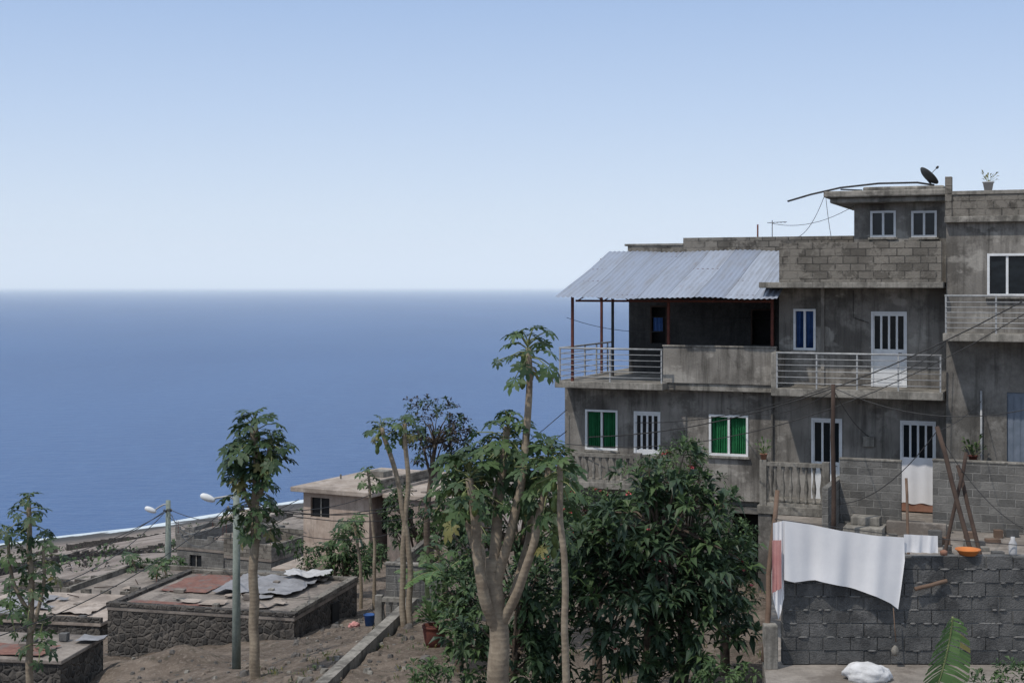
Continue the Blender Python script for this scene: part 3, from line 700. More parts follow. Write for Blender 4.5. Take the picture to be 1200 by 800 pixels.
# ================================================================ vegetation
def palmate(m,c,fwd,size,mat,rnd):
    fwd=fwd.normalized(); n=Vector((rnd.uniform(-.45,.45),rnd.uniform(-.45,.45),1))+fwd*.5; s=fwd.cross(n).normalized(); n=s.cross(fwd).normalized()
    for ang,L in ((0,1),(38,.95),(-38,.95),(76,.8),(-76,.8),(118,.6),(-118,.6)):
        a=math.radians(ang+rnd.uniform(-8,8)); d=fwd*math.cos(a)+s*math.sin(a); q=d.cross(n); LL=size*L*rnd.uniform(.85,1.1); dr=rnd.uniform(.12,.45)
        P=[]
        for x,y in ((0,0),(.38,.10),(.52,.27),(.62,.12),(.78,.16),(1,0),(.78,-.16),(.62,-.12),(.52,-.27),(.38,-.10)):
            P.append(c+d*LL*x+q*LL*y-n*LL*(dr*x*x)+n*LL*abs(y)*.12)
        m.add(P,[tuple(range(10))],mat)
def crown(ml,mp,top,n,size,hgt,rnd,mats=('leaf_pap','leaf_papd'),pet=.5,lowest=-35):
    for i in range(n):
        t=i/max(1,n-1); az=i*2.399+rnd.uniform(-.5,.5); el=math.radians(68-(68-lowest)*t**.8+rnd.uniform(-18,18))
        o=top-Vector((0,0,hgt*t)); d=Vector((math.cos(az)*math.cos(el),math.sin(az)*math.cos(el),math.sin(el)))
        L=pet*rnd.uniform(.55,1.2)*(.6+.6*min(1,t*2)); e=o+d*L-Vector((0,0,.12*L)); mid=o+d*L*.5+Vector((0,0,.04*L))
        mp.tube([o,mid,e],[.013,.01,.008],'petiole',4,False)
        f=Vector((d.x+rnd.uniform(-.3,.3),d.y+rnd.uniform(-.3,.3),d.z*.4-rnd.uniform(.05,.6)-.5*t))
        mt=mats[0] if rnd.random()<.6 else mats[1]
        if t>.9 and rnd.random()<.2: mt='leaf_old'
        palmate(ml,e,f,size*rnd.uniform(.6,1.15),mt,rnd)
def smoothpath(pts,k=5):
    P=[Vector(p) for p in pts]; out=[]
    for i in range(len(P)-1):
        p0=P[max(i-1,0)];p1=P[i];p2=P[i+1];p3=P[min(i+2,len(P)-1)]
        for j in range(k):
            t=j/k; out.append(.5*((2*p1)+(p2-p0)*t+(2*p0-5*p1+4*p2-p3)*t*t+(3*p1-p0-3*p2+p3)*t**3))
    out.append(P[-1]); return out
def papaya(name,stems,crowns,seed,bark='bark',fruit=True):
    rnd=random.Random(seed); g=group(name,stems[0][0][0]); mb_=MB(); ml=MB(); mp=MB()
    for pts,r0,r1 in stems:
        P=smoothpath(pts,8); P=[p+Vector((mn.noise(p*1.5),mn.noise(p*1.5+Vector((9,0,0))),0))*r1*.9 for p in P]; n=len(P)
        mb_.tube(P,[(r0+(r1-r0)*(i/(n-1))**.7)*(1+.06*mn.noise(p*3)) for i,p in enumerate(P)],bark,12)
    for cr in crowns:
        pos,n,size,hgt,pet=cr[:5]
        crown(ml,mp,Vector(pos),n,size,hgt,rnd,pet=pet,mats=cr[5] if len(cr)>5 else ('leaf_pap','leaf_papd'))
        if fruit:
            for k in range(5):
                az=rnd.uniform(0,6.28); c=Vector(pos)-Vector((-.1*math.cos(az),-.1*math.sin(az),hgt*.5+.2+.1*k)); mp.lathe(c,[(.01,0),(.045,.04),(.055,.09),(.04,.15),(.01,.18)],'fruit',7)
    mb_.build('trunk',g); ml.build('leaves',g); mp.build('petioles',g); return g
DK=('leaf_papd','leaf_pap'); DD=('leaf_papd','leaf_papd')
d=22.0
def P3(px,py,dd=0): return W(px,py,d+dd)
gb=Vector((WX(586,22),22,T(WX(586,22),22)-.2))
papaya('papaya_tree',[
 ([gb,P3(585,800),P3(583,720),P3(582,655)],.20,.13),
 ([P3(582,690),P3(596,630,-.1),P3(612,560,-.1),P3(619,480),P3(619,408)],.09,.045),
 ([P3(583,740),P3(566,690,-.2),P3(556,620,-.2),P3(551,560,-.2)],.11,.06),
 ([P3(582,670),P3(581,610,.1),P3(588,550,.2),P3(596,500,.2)],.11,.05),
 ([P3(588,730),P3(612,680,-.3),P3(634,600,-.4),P3(643,535,-.4)],.09,.05),
 ([P3(580,700),P3(560,650,.4),P3(540,590,.5),P3(532,545,.5)],.08,.05),
 ([P3(600,700),P3(618,640,.4),P3(622,580,.5),P3(616,545,.5)],.07,.045)],
 [(P3(619,400),22,.27,.28,.40),(P3(551,545,-.2),34,.28,.55,.38,DK),(P3(596,495,.2),34,.28,.5,.40,DK),(P3(643,527,-.4),38,.28,.6,.40,DK),(P3(532,540,.5),28,.27,.5,.36,DK),(P3(616,535,.5),30,.27,.55,.36,DK),(P3(572,520,.6),24,.27,.45,.34,DK),(P3(645,590,-.2),16,.26,.45,.34,DK)],11)
d=20.5
gb=Vector((WX(662,d),d,T(WX(662,d),d)-.2))
papaya('slim_papaya_tree',[([gb,P3(662,760),P3(661,680),P3(657,600),P3(655,545)],.06,.04)],[(P3(655,540),12,.26,.3,.32)],12)
d=32.0
x=WX(300,d); gb=Vector((x,d,T(x,d)-.2))
papaya('papaya_tree',[([gb,P3(299,760),P3(297,640),P3(300,560),P3(299,500)],.14,.08),([P3(298,600),P3(285,570,.2),P3(281,530,.2)],.06,.04),([P3(299,590),P3(312,560,-.2),P3(316,520,-.2)],.06,.04)],
 [(P3(299,492),34,.38,.6,.48,DD),(P3(298,548),52,.36,1.3,.42,DD),(P3(281,522,.2),24,.33,.5,.35,DK),(P3(318,512,-.2),24,.33,.5,.35,DK)],13)
d=29.0
x=WX(35,d); gb=Vector((x,d,T(x,d)-.2))
papaya('papaya_tree',[([gb,P3(34,760),P3(36,680),P3(33,590)],.09,.05),([P3(36,740),P3(50,690),P3(52,640)],.05,.03),([P3(35,720),P3(15,680),P3(10,630)],.05,.03)],
 [(P3(33,588),18,.28,.5,.36,DK),(P3(52,632),15,.26,.6,.34,DK),(P3(10,622),14,.26,.5,.3,DK),(P3(35,655),16,.26,.9,.34,DD),(P3(48,740),11,.26,.3,.3),(P3(12,700),11,.26,.3,.3)],14,fruit=False)
d=33.0
for (a,b,cx,cy,sd) in ((480,650,447,497,15),(473,650,474,492,16)):
    x=WX(a,d); gb=Vector((x,d,T(x,d)-.2))
    papaya('slim_papaya_tree',[([gb,P3(a,b),P3((a+cx)/2+4,575),P3(cx,cy+4)],.08,.05)],[(P3(cx,cy),14,.24,.2,.28,DK)],sd)
for (px,py,dd,s,sd,n) in ((431,553,46,.30,17,12),(155,655,58,.40,18,13),(190,660,56,.4,19,12),(415,610,47,.38,20,14),(385,640,50,.38,21,12),(560,600,30,.32,22,14),(512,640,36,.34,23,14)):
    x=WX(px,dd); g0=Vector((x+.2,dd,T(x,dd)-.1)); top=W(px,py,dd)
    papaya('young_papaya_tree',[([g0,g0.lerp(top,.5)+Vector((.1,0,0)),top],.07,.04)],[(top,n,s,.3,s*1.0,DK)],sd,fruit=False)

def foliage(name,blobs,d,nros,leafn,L,wd,mats,seed,trunk=None,flowers=0,bark='barkdark',thick=1.0,upb=.5,droop=.3,shell=.55):
    rnd=random.Random(seed); g=group(name,trunk[0] if trunk else W(blobs[0][0],blobs[0][1],d)); m=MB(); mt=MB(); k=d/F
    ar=[b[2]*b[3] for b in blobs]; tips=[]
    for i in range(nros):
        b=rnd.choices(blobs,ar)[0]
        while True:
            q=Vector((rnd.uniform(-1,1),rnd.uniform(-1,1),rnd.uniform(-1,1)))
            if q.length<1 and (q.length>shell or rnd.random()<.35): break
        if rnd.random()<.08: q*=1.22
        c=W(b[0],b[1],d); rz=min(b[2],b[3])*k*thick
        p=c+Vector((q.x*b[2]*k,q.y*rz,q.z*b[3]*k)); tips.append(p)
        ax=(Vector((q.x,q.y,q.z*.6+upb))+Vector((rnd.uniform(-.5,.5),rnd.uniform(-.5,.5),rnd.uniform(-.2,.4)))).normalized()
        pa=ax.orthogonal().normalized(); pb=ax.cross(pa); mat=rnd.choice(mats)
        for j in range(leafn):
            az=j*2.4+rnd.uniform(-.3,.3); e=rnd.uniform(.0,1.0)
            dd=(pa*math.cos(az)+pb*math.sin(az))+ax*e*1.3
            leaf(m,p+dd.normalized()*.02+ax*rnd.uniform(-.08,.08),dd,L*rnd.uniform(.65,1.15),wd,mat,rnd,droop)
        if flowers and rnd.random()<flowers:
            for j in range(5): leaf(m,p+ax*.08,Vector((rnd.uniform(-1,1),rnd.uniform(-1,1),rnd.uniform(0,1))),.09,.8,'flower',rnd)
    if trunk:
        mt.tube(smoothpath(trunk),[.11-.06*i/(5*(len(trunk)-1)) for i in range(5*(len(trunk)-1)+1)],bark,8)
        for i,p in enumerate(tips):
            if i%5==0:
                o=Vector(trunk[-1 if rnd.random()<.6 else -2]); md=o.lerp(p,.5)+Vector((0,0,.12)); mt.tube([o,md,p],[.035,.02,.008],bark,5,False)
        mt.build('branches',g)
    m.build('leaves',g); return g
x=WX(760,24.5)
foliage('broadleaf_tree',[(785,562,32,42),(738,585,40,42),(812,600,42,48),(760,650,90,75),(692,650,50,60),(842,660,44,66),(712,740,90,75),(818,735,64,68),(760,700,95,80)],24.5,530,12,.28,.38,['leaf_big','leaf_big','leaf_papd','leaf_pap'],31,[(x,24.5,T(x,24.5)-.2),W(760,760,24.5),W(762,690,24.5),W(770,620,24.5)],flowers=.02,shell=.6)
x=WX(800,25.5)
foliage('oleander_bush',[(797,538,28,28),(768,570,44,36),(826,578,34,40)],25.6,210,14,.15,.22,['leaf_light','leaf_pap','leaf_papd'],32,[(x,25.6,T(x,25.6)-.2),W(800,700,25.6),W(798,600,25.6)],flowers=.06,upb=.9)
foliage('flowering_bush',[(690,590,30,20),(715,600,40,25),(670,620,25,30)],27,120,12,.13,.4,['leaf_pap','leaf_light'],33,[(WX(700,27),27,-8),W(700,700,27),W(700,620,27)],flowers=.25)
foliage('flowering_bush',[(862,640,24,36),(852,700,28,45),(870,680,14,36)],27,150,12,.15,.4,['leaf_light','leaf_pap','leaf_papd'],34,[(WX(850,27),27,-8.2),W(850,720,27),W(855,660,27)],flowers=.07)
foliage('undergrowth_bush',[(545,765,30,45),(610,770,35,40),(640,740,30,60),(560,720,22,30),(620,690,25,35)],24.2,190,12,.22,.38,['leaf_big','leaf_papd','leaf_pap'],35,[(WX(600,24),24.4,-7.5),W(600,790,24.2),W(605,760,24.2)])
foliage('undergrowth_bush',[(500,790,25,15),(850,795,35,18),(880,790,15,10)],21,60,10,.14,.4,['leaf_pap','leaf_light'],36)
foliage('weedy_shrub',[(1190,790,22,14),(1150,800,16,10)],18.6,26,9,.13,.35,['leaf_pap','leaf_papd'],46)
x=WX(505,40)
foliage('airy_tree',[(512,500,42,28),(492,522,24,22),(535,512,24,26),(505,475,28,10)],40,180,9,.15,.5,['leaf_brown','leaf_brown','leaf_papd'],37,[(x,40,T(x,40)-.2),W(500,620,40),W(505,560,40),W(510,520,40)],thick=1)
foliage('shrub',[(405,640,22,25),(420,660,20,20),(395,665,14,15)],50,120,10,.26,.4,['leaf_pap','leaf_papd'],38,[(WX(405,50),50,-12),W(405,680,50),W(405,650,50)])
foliage('shrub',[(485,620,28,22),(515,610,22,22),(455,612,18,14),(540,630,22,30),(470,585,16,16)],44,210,10,.22,.4,['leaf_pap','leaf_papd','leaf_papd'],39,[(WX(490,44),44,-11),W(490,670,44),W(490,630,44)])
foliage('shrub',[(180,665,14,10),(205,662,12,9),(150,675,8,7)],60,60,9,.26,.4,['leaf_pap','leaf_papd'],40)
foliage('shrub',[(640,600,26,40),(600,600,40,40),(560,650,30,40),(650,660,30,50),(530,600,24,30)],31,230,11,.22,.4,['leaf_papd','leaf_big','leaf_pap'],41,[(WX(610,31),31,-8.5),W(610,720,31),W(610,640,31)])
foliage('shrub',[(530,690,22,28),(545,720,20,26)],29,80,11,.2,.4,['leaf_papd','leaf_pap'],42,[(WX(538,29),29,-8.2),W(538,740,29),W(536,700,29)])
foliage('shrub',[(365,655,12,12),(345,640,10,8),(440,650,14,14)],54,70,9,.24,.4,['leaf_papd','leaf_pap'],43)
m=MB(); rnd=random.Random(77)
for i in range(150):
    dd=rnd.uniform(80,300); px=rnd.uniform(-40,420); x=WX(px,dd)
    s=((x+112)-(dd-341))/S2
    if s<25 or mn.noise(Vector((x*.03,dd*.03,0)))<-.05: continue
    z=T(x,dd); r=rnd.uniform(.4,1.1)
    for k in range(18):
        q=Vector((rnd.uniform(-1,1),rnd.uniform(-1,1),rnd.uniform(0,1))); leaf(m,Vector((x,dd,z))+q*r,q+Vector((0,0,.3)),r*.7,.5,rnd.choice(['leaf_papd','leaf_pap','leaf_brown']),rnd)
m.build('slope_scrub')
for (xa,ya,xb,yb) in ((-60,130,-22,150),(-75,190,-25,215),(-48,105,-30,160),(-90,240,-40,260),(-35,98,-24,92)):
    m=MB(); N=int(math.hypot(xb-xa,yb-ya)/.7); rnd=random.Random(int(ya))
    for i in range(N):
        if rnd.random()<.08: continue
        t=i/N; x=xa+(xb-xa)*t; y=ya+(yb-ya)*t; z=T(x,y); dx=(xb-xa)/N;dy=(yb-ya)/N; h=rnd.uniform(.45,.7)
        nx,ny=-dy*.4,dx*.4; vs=[(x,y,z-.8),(x+dx,y+dy,z-.8),(x+dx+nx,y+dy+ny,z-.8),(x+nx,y+ny,z-.8)]; vs+=[(a,b,z+h) for a,b,_ in vs]
        m.add(vs,[(0,1,5,4),(1,2,6,5),(2,3,7,6),(3,0,4,7),(4,5,6,7)],'stone')
    m.build('field_wall')
m=MB(); rnd=random.Random(9)
for i in range(2400):
    px=rnd.uniform(300,900); dd=rnd.uniform(19,42); xx=WX(px,dd)
    if mn.noise(Vector((xx*.6,dd*.6,0)))<.08: continue
    if -12.5<xx<-4 and dd>36: continue
    z=T(xx,dd); p=Vector((xx,dd,z-.01))
    for k in range(4): leaf(m,p+Vector((rnd.uniform(-.06,.06),rnd.uniform(-.06,.06),0)),Vector((rnd.uniform(-.5,.5),rnd.uniform(-.5,.5),1)),rnd.uniform(.06,.2),.15,'leaf_light' if rnd.random()<.5 else 'leaf_old',rnd)
m.build('grass')
def bananaleaf(m,base,dirv,L,wd,rnd,mat='leaf_banana',arch=.6,tatter=True):
    d=Vector(dirv).normalized(); s=d.cross(Vector((0,0,1)))
    if s.length<.1: s=Vector((1,0,0))
    s.normalize(); N=18; prev=None; c=[]
    for i in range(N+1):
        t=i/N; p=base+d*L*t-Vector((0,0,arch*L*t*t)); c.append(p)
    m.tube(c,[.018*(1-.7*i/N) for i in range(N+1)],'petiole',5,False)
    for sg in (1,-1):
        for i in range(2,N):
            t0=i/N;t1=(i+(.86 if tatter and rnd.random()<.6 else 1))/N
            w0=wd*math.sin(math.pi*min(1,(t0-.08)/.94))**.6; w1=wd*max(0,math.sin(math.pi*min(1,(t1-.08)/.94)))**.6
            dz=Vector((0,0,-.25+rnd.uniform(-.12,.05)))
            m.add([c[i],c[i].lerp(c[i+1],(t1-t0)*N),c[i].lerp(c[i+1],(t1-t0)*N)+s*sg*w1+dz*w1+Vector((0,0,.01)),c[i]+s*sg*w0+dz*w0],[(0,1,2,3)],mat)
def banana(name,x,y,h,L,n,seed):
    rnd=random.Random(seed); z=T(x,y); g=group(name,(x,y,z)); m=MB(); m.tube([(x,y,z-.1),(x+.03,y,z+h*.5),(x,y,z+h)],[.1,.08,.05],'petiole',10); m.build('stem',g)
    m=MB()
    for i in range(n):
        az=i*2.4+rnd.uniform(-.4,.4); e=rnd.uniform(.5,1.6); bananaleaf(m,Vector((x,y,z+h-.05)),(math.cos(az),math.sin(az),e),L*rnd.uniform(.7,1.1),.17,rnd)
    m.build('leaves',g)
banana('banana_plant',WX(520,33.5),33.5,1.0,1.4,10,51); banana('banana_plant',WX(500,37),37,1.3,1.4,9,52); banana('banana_plant',WX(545,30),30,.8,1.1,8,53); banana('banana_plant',WX(490,47),47,1.3,1.2,8,54)
m=MB(); rnd=random.Random(3); N=30
rib=[W(1088,830,17.2).lerp(W(1116,722,17.3),i/N)+Vector((.05*math.sin(i/N*3),0,0)) for i in range(N+1)]
for sg in (1,-1):
    for i in range(N):
        t=i/N; w=.30*math.sin(math.pi*min(1,.2+t*.78))**.45; a,b=rib[i],rib[i+1]; off=Vector((sg*w*.95,-.10+.05*sg,-w*.45+.02*math.sin(i*2.2)+rnd.uniform(-.02,.02)))
        gap=.72 if rnd.random()<.4 else 1
        mt_='leaf_old' if rnd.random()<.12 else 'leaf_banana'
        q=a.lerp(b,gap); m.add([a,q,q+off*.5+Vector((0,-.015,.02)),a+off*.5+Vector((0,-.015,.02))],[(0,1,2,3)],'leaf_banana'); m.add([a+off*.5+Vector((0,-.015,.02)),q+off*.5+Vector((0,-.015,.02)),q+off,a+off],[(0,1,2,3)],mt_)
m.tube(rib,.014,'petiole',6); m.build('banana_leaf')
m=MB(); c=Vector((WX(730,20.3),20.3,T(WX(730,20.3),20.3)))
m.lathe(c,[(.05,0),(.08,.5),(.06,1.0),(.02,1.35)],'wood',9)
for k in range(7): leaf(m,c+Vector((0,0,.8+.05*k)),Vector((math.cos(k*2.4)*.35,math.sin(k*2.4)*.35,1)),.5,.2,'leaf_old',rnd,.05)
m.build('dry_banana_stump')
c=Vector((WX(509,31),31,T(WX(509,31),31)-.02))
g=group('potted_shrub',c); m=MB(); m.lathe(c,[(.17,0),(.22,.15),(.25,.35),(.25,.42),(.27,.43),(.27,.48),(.23,.48),(.22,.42)],'rustpost',18); m.build('barrel',g)
m=MB()
for i in range(90):
    dd=Vector((rnd.uniform(-1,1),rnd.uniform(-1,1),rnd.uniform(.2,1.6))).normalized(); leaf(m,c+Vector((0,0,.5))+dd*rnd.uniform(.05,.5),dd,.28,.4,'leaf_light' if i%2 else 'leaf_pap',rnd)
m.build('leaves',g)

# ================================================================ left side buildings
m=MB()
ys=np.linspace(24.5,35.2,14)
for a,b in zip(ys[:-1],ys[1:]):
    vs=[]
    for y in (a,b):
        x=xw(y); zt=-7.72 
        vs+=[(x,y,-9.9),(x+.26,y,-9.9),(x+.26,y,zt),(x,y,zt)]
    m.add(vs,[(0,3,7,4),(1,5,6,2),(3,2,6,7)]+([(0,1,2,3)] if a==ys[0] else [])+([(4,7,6,5)] if b==ys[-1] else []),'slab')
m.build('retaining_wall',None)
def boxhouse(name,px0,px1,py_top0,z_roof,yaw,length,wallmat,roofmat,wallmat2=None,overh=.25,slab=.15,wins=(),par=None,depth=None):
    dd=z_roof/(-(py_top0-HY)/F) if depth is None else depth
    fr=Frame(WX(px0,dd),dd,yaw); g=group(name,fr.w(0,0,z_roof-3)); u1=fr.U(px1,0)
    zb=min(T(*fr.w(0,0,0)[:2]),T(*fr.w(u1,0,0)[:2]),T(*fr.w(0,length,0)[:2]),T(*fr.w(u1,length,0)[:2]))-.6
    m=MB(fr); ops=[opening(fr,*w,overh) for w in wins]
    m.wall(overh,u1-overh,zb,z_roof-slab,overh,.2,wallmat,ops)
    for o in ops: 
        m.box(o[0],o[1],overh+.12,overh+.14,o[2],o[3],'glass')
        m.box((o[0]+o[1])/2-.03,(o[0]+o[1])/2+.03,overh+.07,overh+.11,o[2],o[3],'slab')
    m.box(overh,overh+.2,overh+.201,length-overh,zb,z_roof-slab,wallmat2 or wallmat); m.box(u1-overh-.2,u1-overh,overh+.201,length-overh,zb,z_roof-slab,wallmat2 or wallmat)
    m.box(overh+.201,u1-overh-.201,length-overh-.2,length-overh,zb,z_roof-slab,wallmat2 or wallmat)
    m.build('walls',g)
    m=MB(fr); m.box(0,u1,0,length,z_roof-slab+.001,z_roof,roofmat)
    if par:
        t=.15; pm,ph=par
        m.box(0,u1,-.003,t,z_roof+.001,z_roof+ph,pm); m.box(0,u1,length-t,length,z_roof+.001,z_roof+ph*.9,pm); m.box(-.003,t,t+.001,length-t-.001,z_roof+.001,z_roof+ph,pm); m.box(u1-t,u1+.003,t+.001,length-t-.001,z_roof+.001,z_roof+ph*.95,pm)
        rr=random.Random(int(px0)); 
        for i in range(int(u1/.41)):
            if rr.random()<.5: m.box(.41*i+.01,.41*i+.39,.0,t-.003,z_roof+ph+.001,z_roof+ph+.2*rr.choice([1,1,2]),pm)
        for a in (.1,u1-.1): m.cyl(fr.w(a,.08,z_roof),fr.w(a,.08,z_roof+ph+.9),.015,'rustpost',5)
    m.build('roof',g,.02)
    return g,fr,u1
def clutter(g,fr,u0,u1,v0,v1,z,n,seed):
    rr=random.Random(seed); m=MB(fr)
    for k in range(n):
        u=rr.uniform(u0,u1); v=rr.uniform(v0,v1); t=rr.random()
        if t<.5: m.box(u,u+rr.uniform(.15,.4),v,v+.19,z,z+rr.choice([.06,.1,.19]),rr.choice(['block_near','slab','roofgrey']))
        elif t<.8: a=rr.uniform(0,3); L=rr.uniform(.5,1.6); m.tube([fr.w(u,v,z+.03),fr.w(u+L*math.cos(a)*.6,v+L*math.sin(a)*.6,z+rr.uniform(.03,.1))],.02,rr.choice(['wood','wooddark','slab']),5)
        else:
            w_=rr.uniform(.3,.7); vs=[fr.w(u+w_*a,v+w_*b,z+.03+rr.uniform(0,.07)) for a,b in ((0,0),(.5,-.05),(1,.05),(0,.5),(.5,.5),(1.05,.5),(0,1),(.5,.95),(1,1))]
            m.add(vs,[(0,1,4,3),(1,2,5,4),(3,4,7,6),(4,5,8,7)],rr.choice(['tarp','roofconc','roofconc']),True)
    m.build('roof_clutter',g,.008)
g,fr,u1=boxhouse('cream_house',340,436,570,-8.5,27,7.2,'cream','roofconc',wallmat2='cream_side',overh=.4,slab=.2,wins=[(364,386,583,606)])
m=MB(fr); m.box(u1-.3,u1-.13,.9,6.0,-8.499,-8.1,'block_rough'); m.box(.5,.56,3,3.06,-8.499,-8.3,'slab'); m.box(1.2,2.0,4.2,5.0,-8.499,-8.25,'slab'); m.box(u1-.399,u1-.38,1.4,2.1,-10.4,-9.3,'darkin'); m.box(u1-.399,u1-.385,3.4,4.1,-10.4,-9.3,'darkin'); m.build('roof_blocks',g,.01)
g2,fr2,u2=boxhouse('cream_annex',448,526,578,-8.6,27,5,'cream_side','roofconc',overh=.15,slab=.18,wins=[(470,484,595,615)])
clutter(g2,fr2,.4,u2-.5,.4,4,-8.6,6,61)
g,fr,u1=boxhouse('stone_house',125,345,710,-9.45,14,5.2,'stone','roofgrey',overh=.02,slab=.12,wins=())
m=MB(fr); t=.22
m.box(-.02,u1+.02,-.02,t,-9.449,-9.33,'stone'); m.box(u1-t,u1+.02,t+.001,5.2,-9.449,-9.30,'block_rough'); m.box(-.02,t,t+.001,5.2,-9.449,-9.35,'stone'); m.box(t+.001,u1-t-.001,5.0,5.2,-9.449,-9.32,'block_rough')
m.box(u1+.0,u1+.03,2.9,3.5,-10.4,-9.7,'darkin'); m.build('parapet',g,.02)
m=MB(fr)
def sheet(u0,u1_,v0,v1,z,mat,am=.04,seed=1,n=16):
    vs=[];fs=[]
    for j in range(n+1):
        for i in range(n+1):
            uu=u0+(u1_-u0)*i/n; vv=v0+(v1-v0)*j/n; vs.append(fr.w(uu+.1*mn.noise(Vector((j*.5,seed,0))),vv+.1*mn.noise(Vector((i*.5,0,seed))),z+am*(1+mn.noise(Vector((uu*2.3,vv*2.3,seed))))+am*.5*mn.noise(Vector((uu*7,vv*7,seed)))))
    for j in range(n):
        for i in range(n): a=j*(n+1)+i; fs.append((a,a+1,a+n+2,a+n+1))
    m.add(vs,fs,mat,True)
sheet(.5,2.1,2.2,4.8,-9.42,'rust',.015,3); sheet(.4,3.2,.3,.9,-9.43,'rust',.01,5); sheet(2.3,4.9,2.2,4.8,-9.41,'tarp',.10,6); sheet(3.7,5.1,4.3,5.3,-9.28,'whitetarp',.10,8)
m.build('roof_sheets',g)
clutter(g,fr,.5,5.0,.5,4.6,-9.44,22,62)
g,fr,u1=boxhouse('low_house',-60,118,722,-10.6,10,4.0,'stone','roofconc',overh=.05,slab=.12)
m=MB(fr); sheet(2.9,4.4,.8,2.4,-10.58,'roofconc',.06,12); sheet(.5,2.2,.4,3.2,-10.58,'tarp',.05,13); m.box(0,u1,-.003,.15,-10.599,-10.45,'stone'); m.build('roof_sheets',g)
clutter(g,fr,.4,u1-.6,.4,3.4,-10.59,8,63)
g,fr,u1=boxhouse('low_stone_house',-80,72,768,-8.9,8,2.5,'stone','roofgrey',overh=.05,slab=.1)
m=MB(fr); sheet(.3,u1-.6,.2,1.2,-8.88,'rust',.03,14); m.build('roof_sheets',g)
clutter(g,fr,.3,u1-.4,.3,2.1,-8.88,5,64)
g,fr,u1=boxhouse('brown_roof_house',60,185,700,-11.6,16,6,'block','roofgrey',overh=.1,slab=.12,par=('block_rough',.2)); clutter(g,fr,.4,u1-.6,.5,5.2,-11.59,9,65)
g,fr,u1=boxhouse('unfinished_house',206,262,640,-14.2,24,6,'block','roofgrey',overh=.05,wins=[(222,236,650,672)],par=('block',.5)); clutter(g,fr,.4,u1-.6,.5,5.2,-14.19,8,66)
g,fr,u1=boxhouse('unfinished_house',262,318,650,-13.6,24,5,'block','roofgrey',overh=.05,par=('block_rough',.7)); clutter(g,fr,.4,u1-.6,.5,4.2,-13.59,8,67)
g,fr,u1=boxhouse('unfinished_house',285,345,622,-16.2,22,8,'render','roofgrey',overh=.1,wins=[(300,310,630,645)]); clutter(g,fr,.4,u1-.6,.5,7.2,-16.19,10,68)
boxhouse('unfinished_house',318,350,665,-12.8,20,4,'cream','roofconc',overh=.1,wins=[(328,338,672,684)])
boxhouse('unfinished_house',205,250,628,-18,20,5,'render','roofgrey',overh=.1,par=('block',.3))
boxhouse('unfinished_house',255,300,606,-21.5,20,6,'render','roofconc',overh=.1,wins=[(266,274,612,622)])
f2=Frame(WX(300,53),53,15); m=MB(f2); m.box(0,2.2,-2.0,.2,-12.9,-10.6,'block'); m.build('shed',None,.01)
f2=Frame(WX(452,38.5),38.5,10)
m=MB(f2); m.box(0,1.7,0,.18,-9.8,-7.55,'block'); m.box(0,.18,.181,5,-9.8,-7.6,'block_rough'); m.box(-.03,1.73,-.03,.2,-7.549,-7.48,'slab'); m.build('block_wall',None,.01)
g=group('garden_balustrade',f2.w(1,-1,-9)); balustrade(g,f2,.2,1.9,-1.4,-9.0,.9,'balusters')
def lamp(name,px,d,ytop,headpx,heady,hs=1.0):
    x=WX(px,d); z0=T(x,d)-.2; zt=WZ(ytop,d); g=group(name,(x,d,z0)); m=MB(); m.tube([(x,d,z0),(x,d,(z0+zt)/2),(x,d,zt)],[.11*hs,.095*hs,.075*hs],'polegreen',10); m.build('pole',g)
    hx=WX(headpx,d); hz=WZ(heady,d); m=MB(); m.tube(smoothpath([(x,d,zt-.35),(x-.15,d,zt-.2),((x+hx)/2,d,(zt+hz)/2-.1),(hx+.15*hs,d,hz-.02)],4),.025*hs,'rail',6); m.build('arm',g)
    m=MB(); ax=Vector((-.9,0,.35)).normalized(); m.lathe(Vector((hx,d,hz))-ax*.2*hs,[(.03*hs,0),(.06*hs,.04*hs),(.085*hs,.14*hs),(.09*hs,.24*hs),(.07*hs,.34*hs),(.03*hs,.38*hs)],'white',12,ax); m.build('head',g)
    m=MB(); m.box(x-.22,x+.22,d-.12,d-.09,zt-.55,zt-.48,'dark')
    for k in (-.18,0,.18): m.lathe((x+k,d-.105,zt-.48),[(.02,0),(.035,.03),(.02,.07)],'slab',8)
    m.build('crossarm',g); return Vector((x,d,zt-.42))
t1=lamp('street_lamp',277,34.5,572,243,583,1.0); t2=lamp('street_lamp',197,72,586,176,597,1.6)
V_=Vector
cable([t2,W(-60,705,45)],.02,sag=1.2); cable([t2,W(-60,690,60)],.02,sag=.8); cable([t2+V_((.15,0,0)),W(-60,665,66)],.02,sag=.9)
cable([t1,t2],.014,sag=1.0); cable([t1+V_((.18,0,0)),t2+V_((.18,0,-.3))],.012,sag=1.3); cable([t1,W(345,592,60)],.012,sag=.3); cable([t2,W(350,585,61)],.018,sag=.8); cable([t2+V_((0,0,-.4)),W(345,600,60)],.016,sag=1.1)
cable([t1,W(470,560,50)],.012,sag=.5); cable([t1+V_((-.18,0,0)),W(-50,760,22)],.010,sag=.4); cable([t1+V_((0,0,-.2)),W(520,600,40)],.010,sag=.7)
cable([t1+V_((.18,0,.05)),hp(664,505,-.1)],.013,sag=1.1); cable([t1+V_((.0,0,.05)),hp(664,540,-.1)],.012,sag=1.0); cable([t1+V_((-.18,0,.05)),hp(664,480,-.1)],.012,sag=1.3)
m=MB(); rnd=random.Random(21)
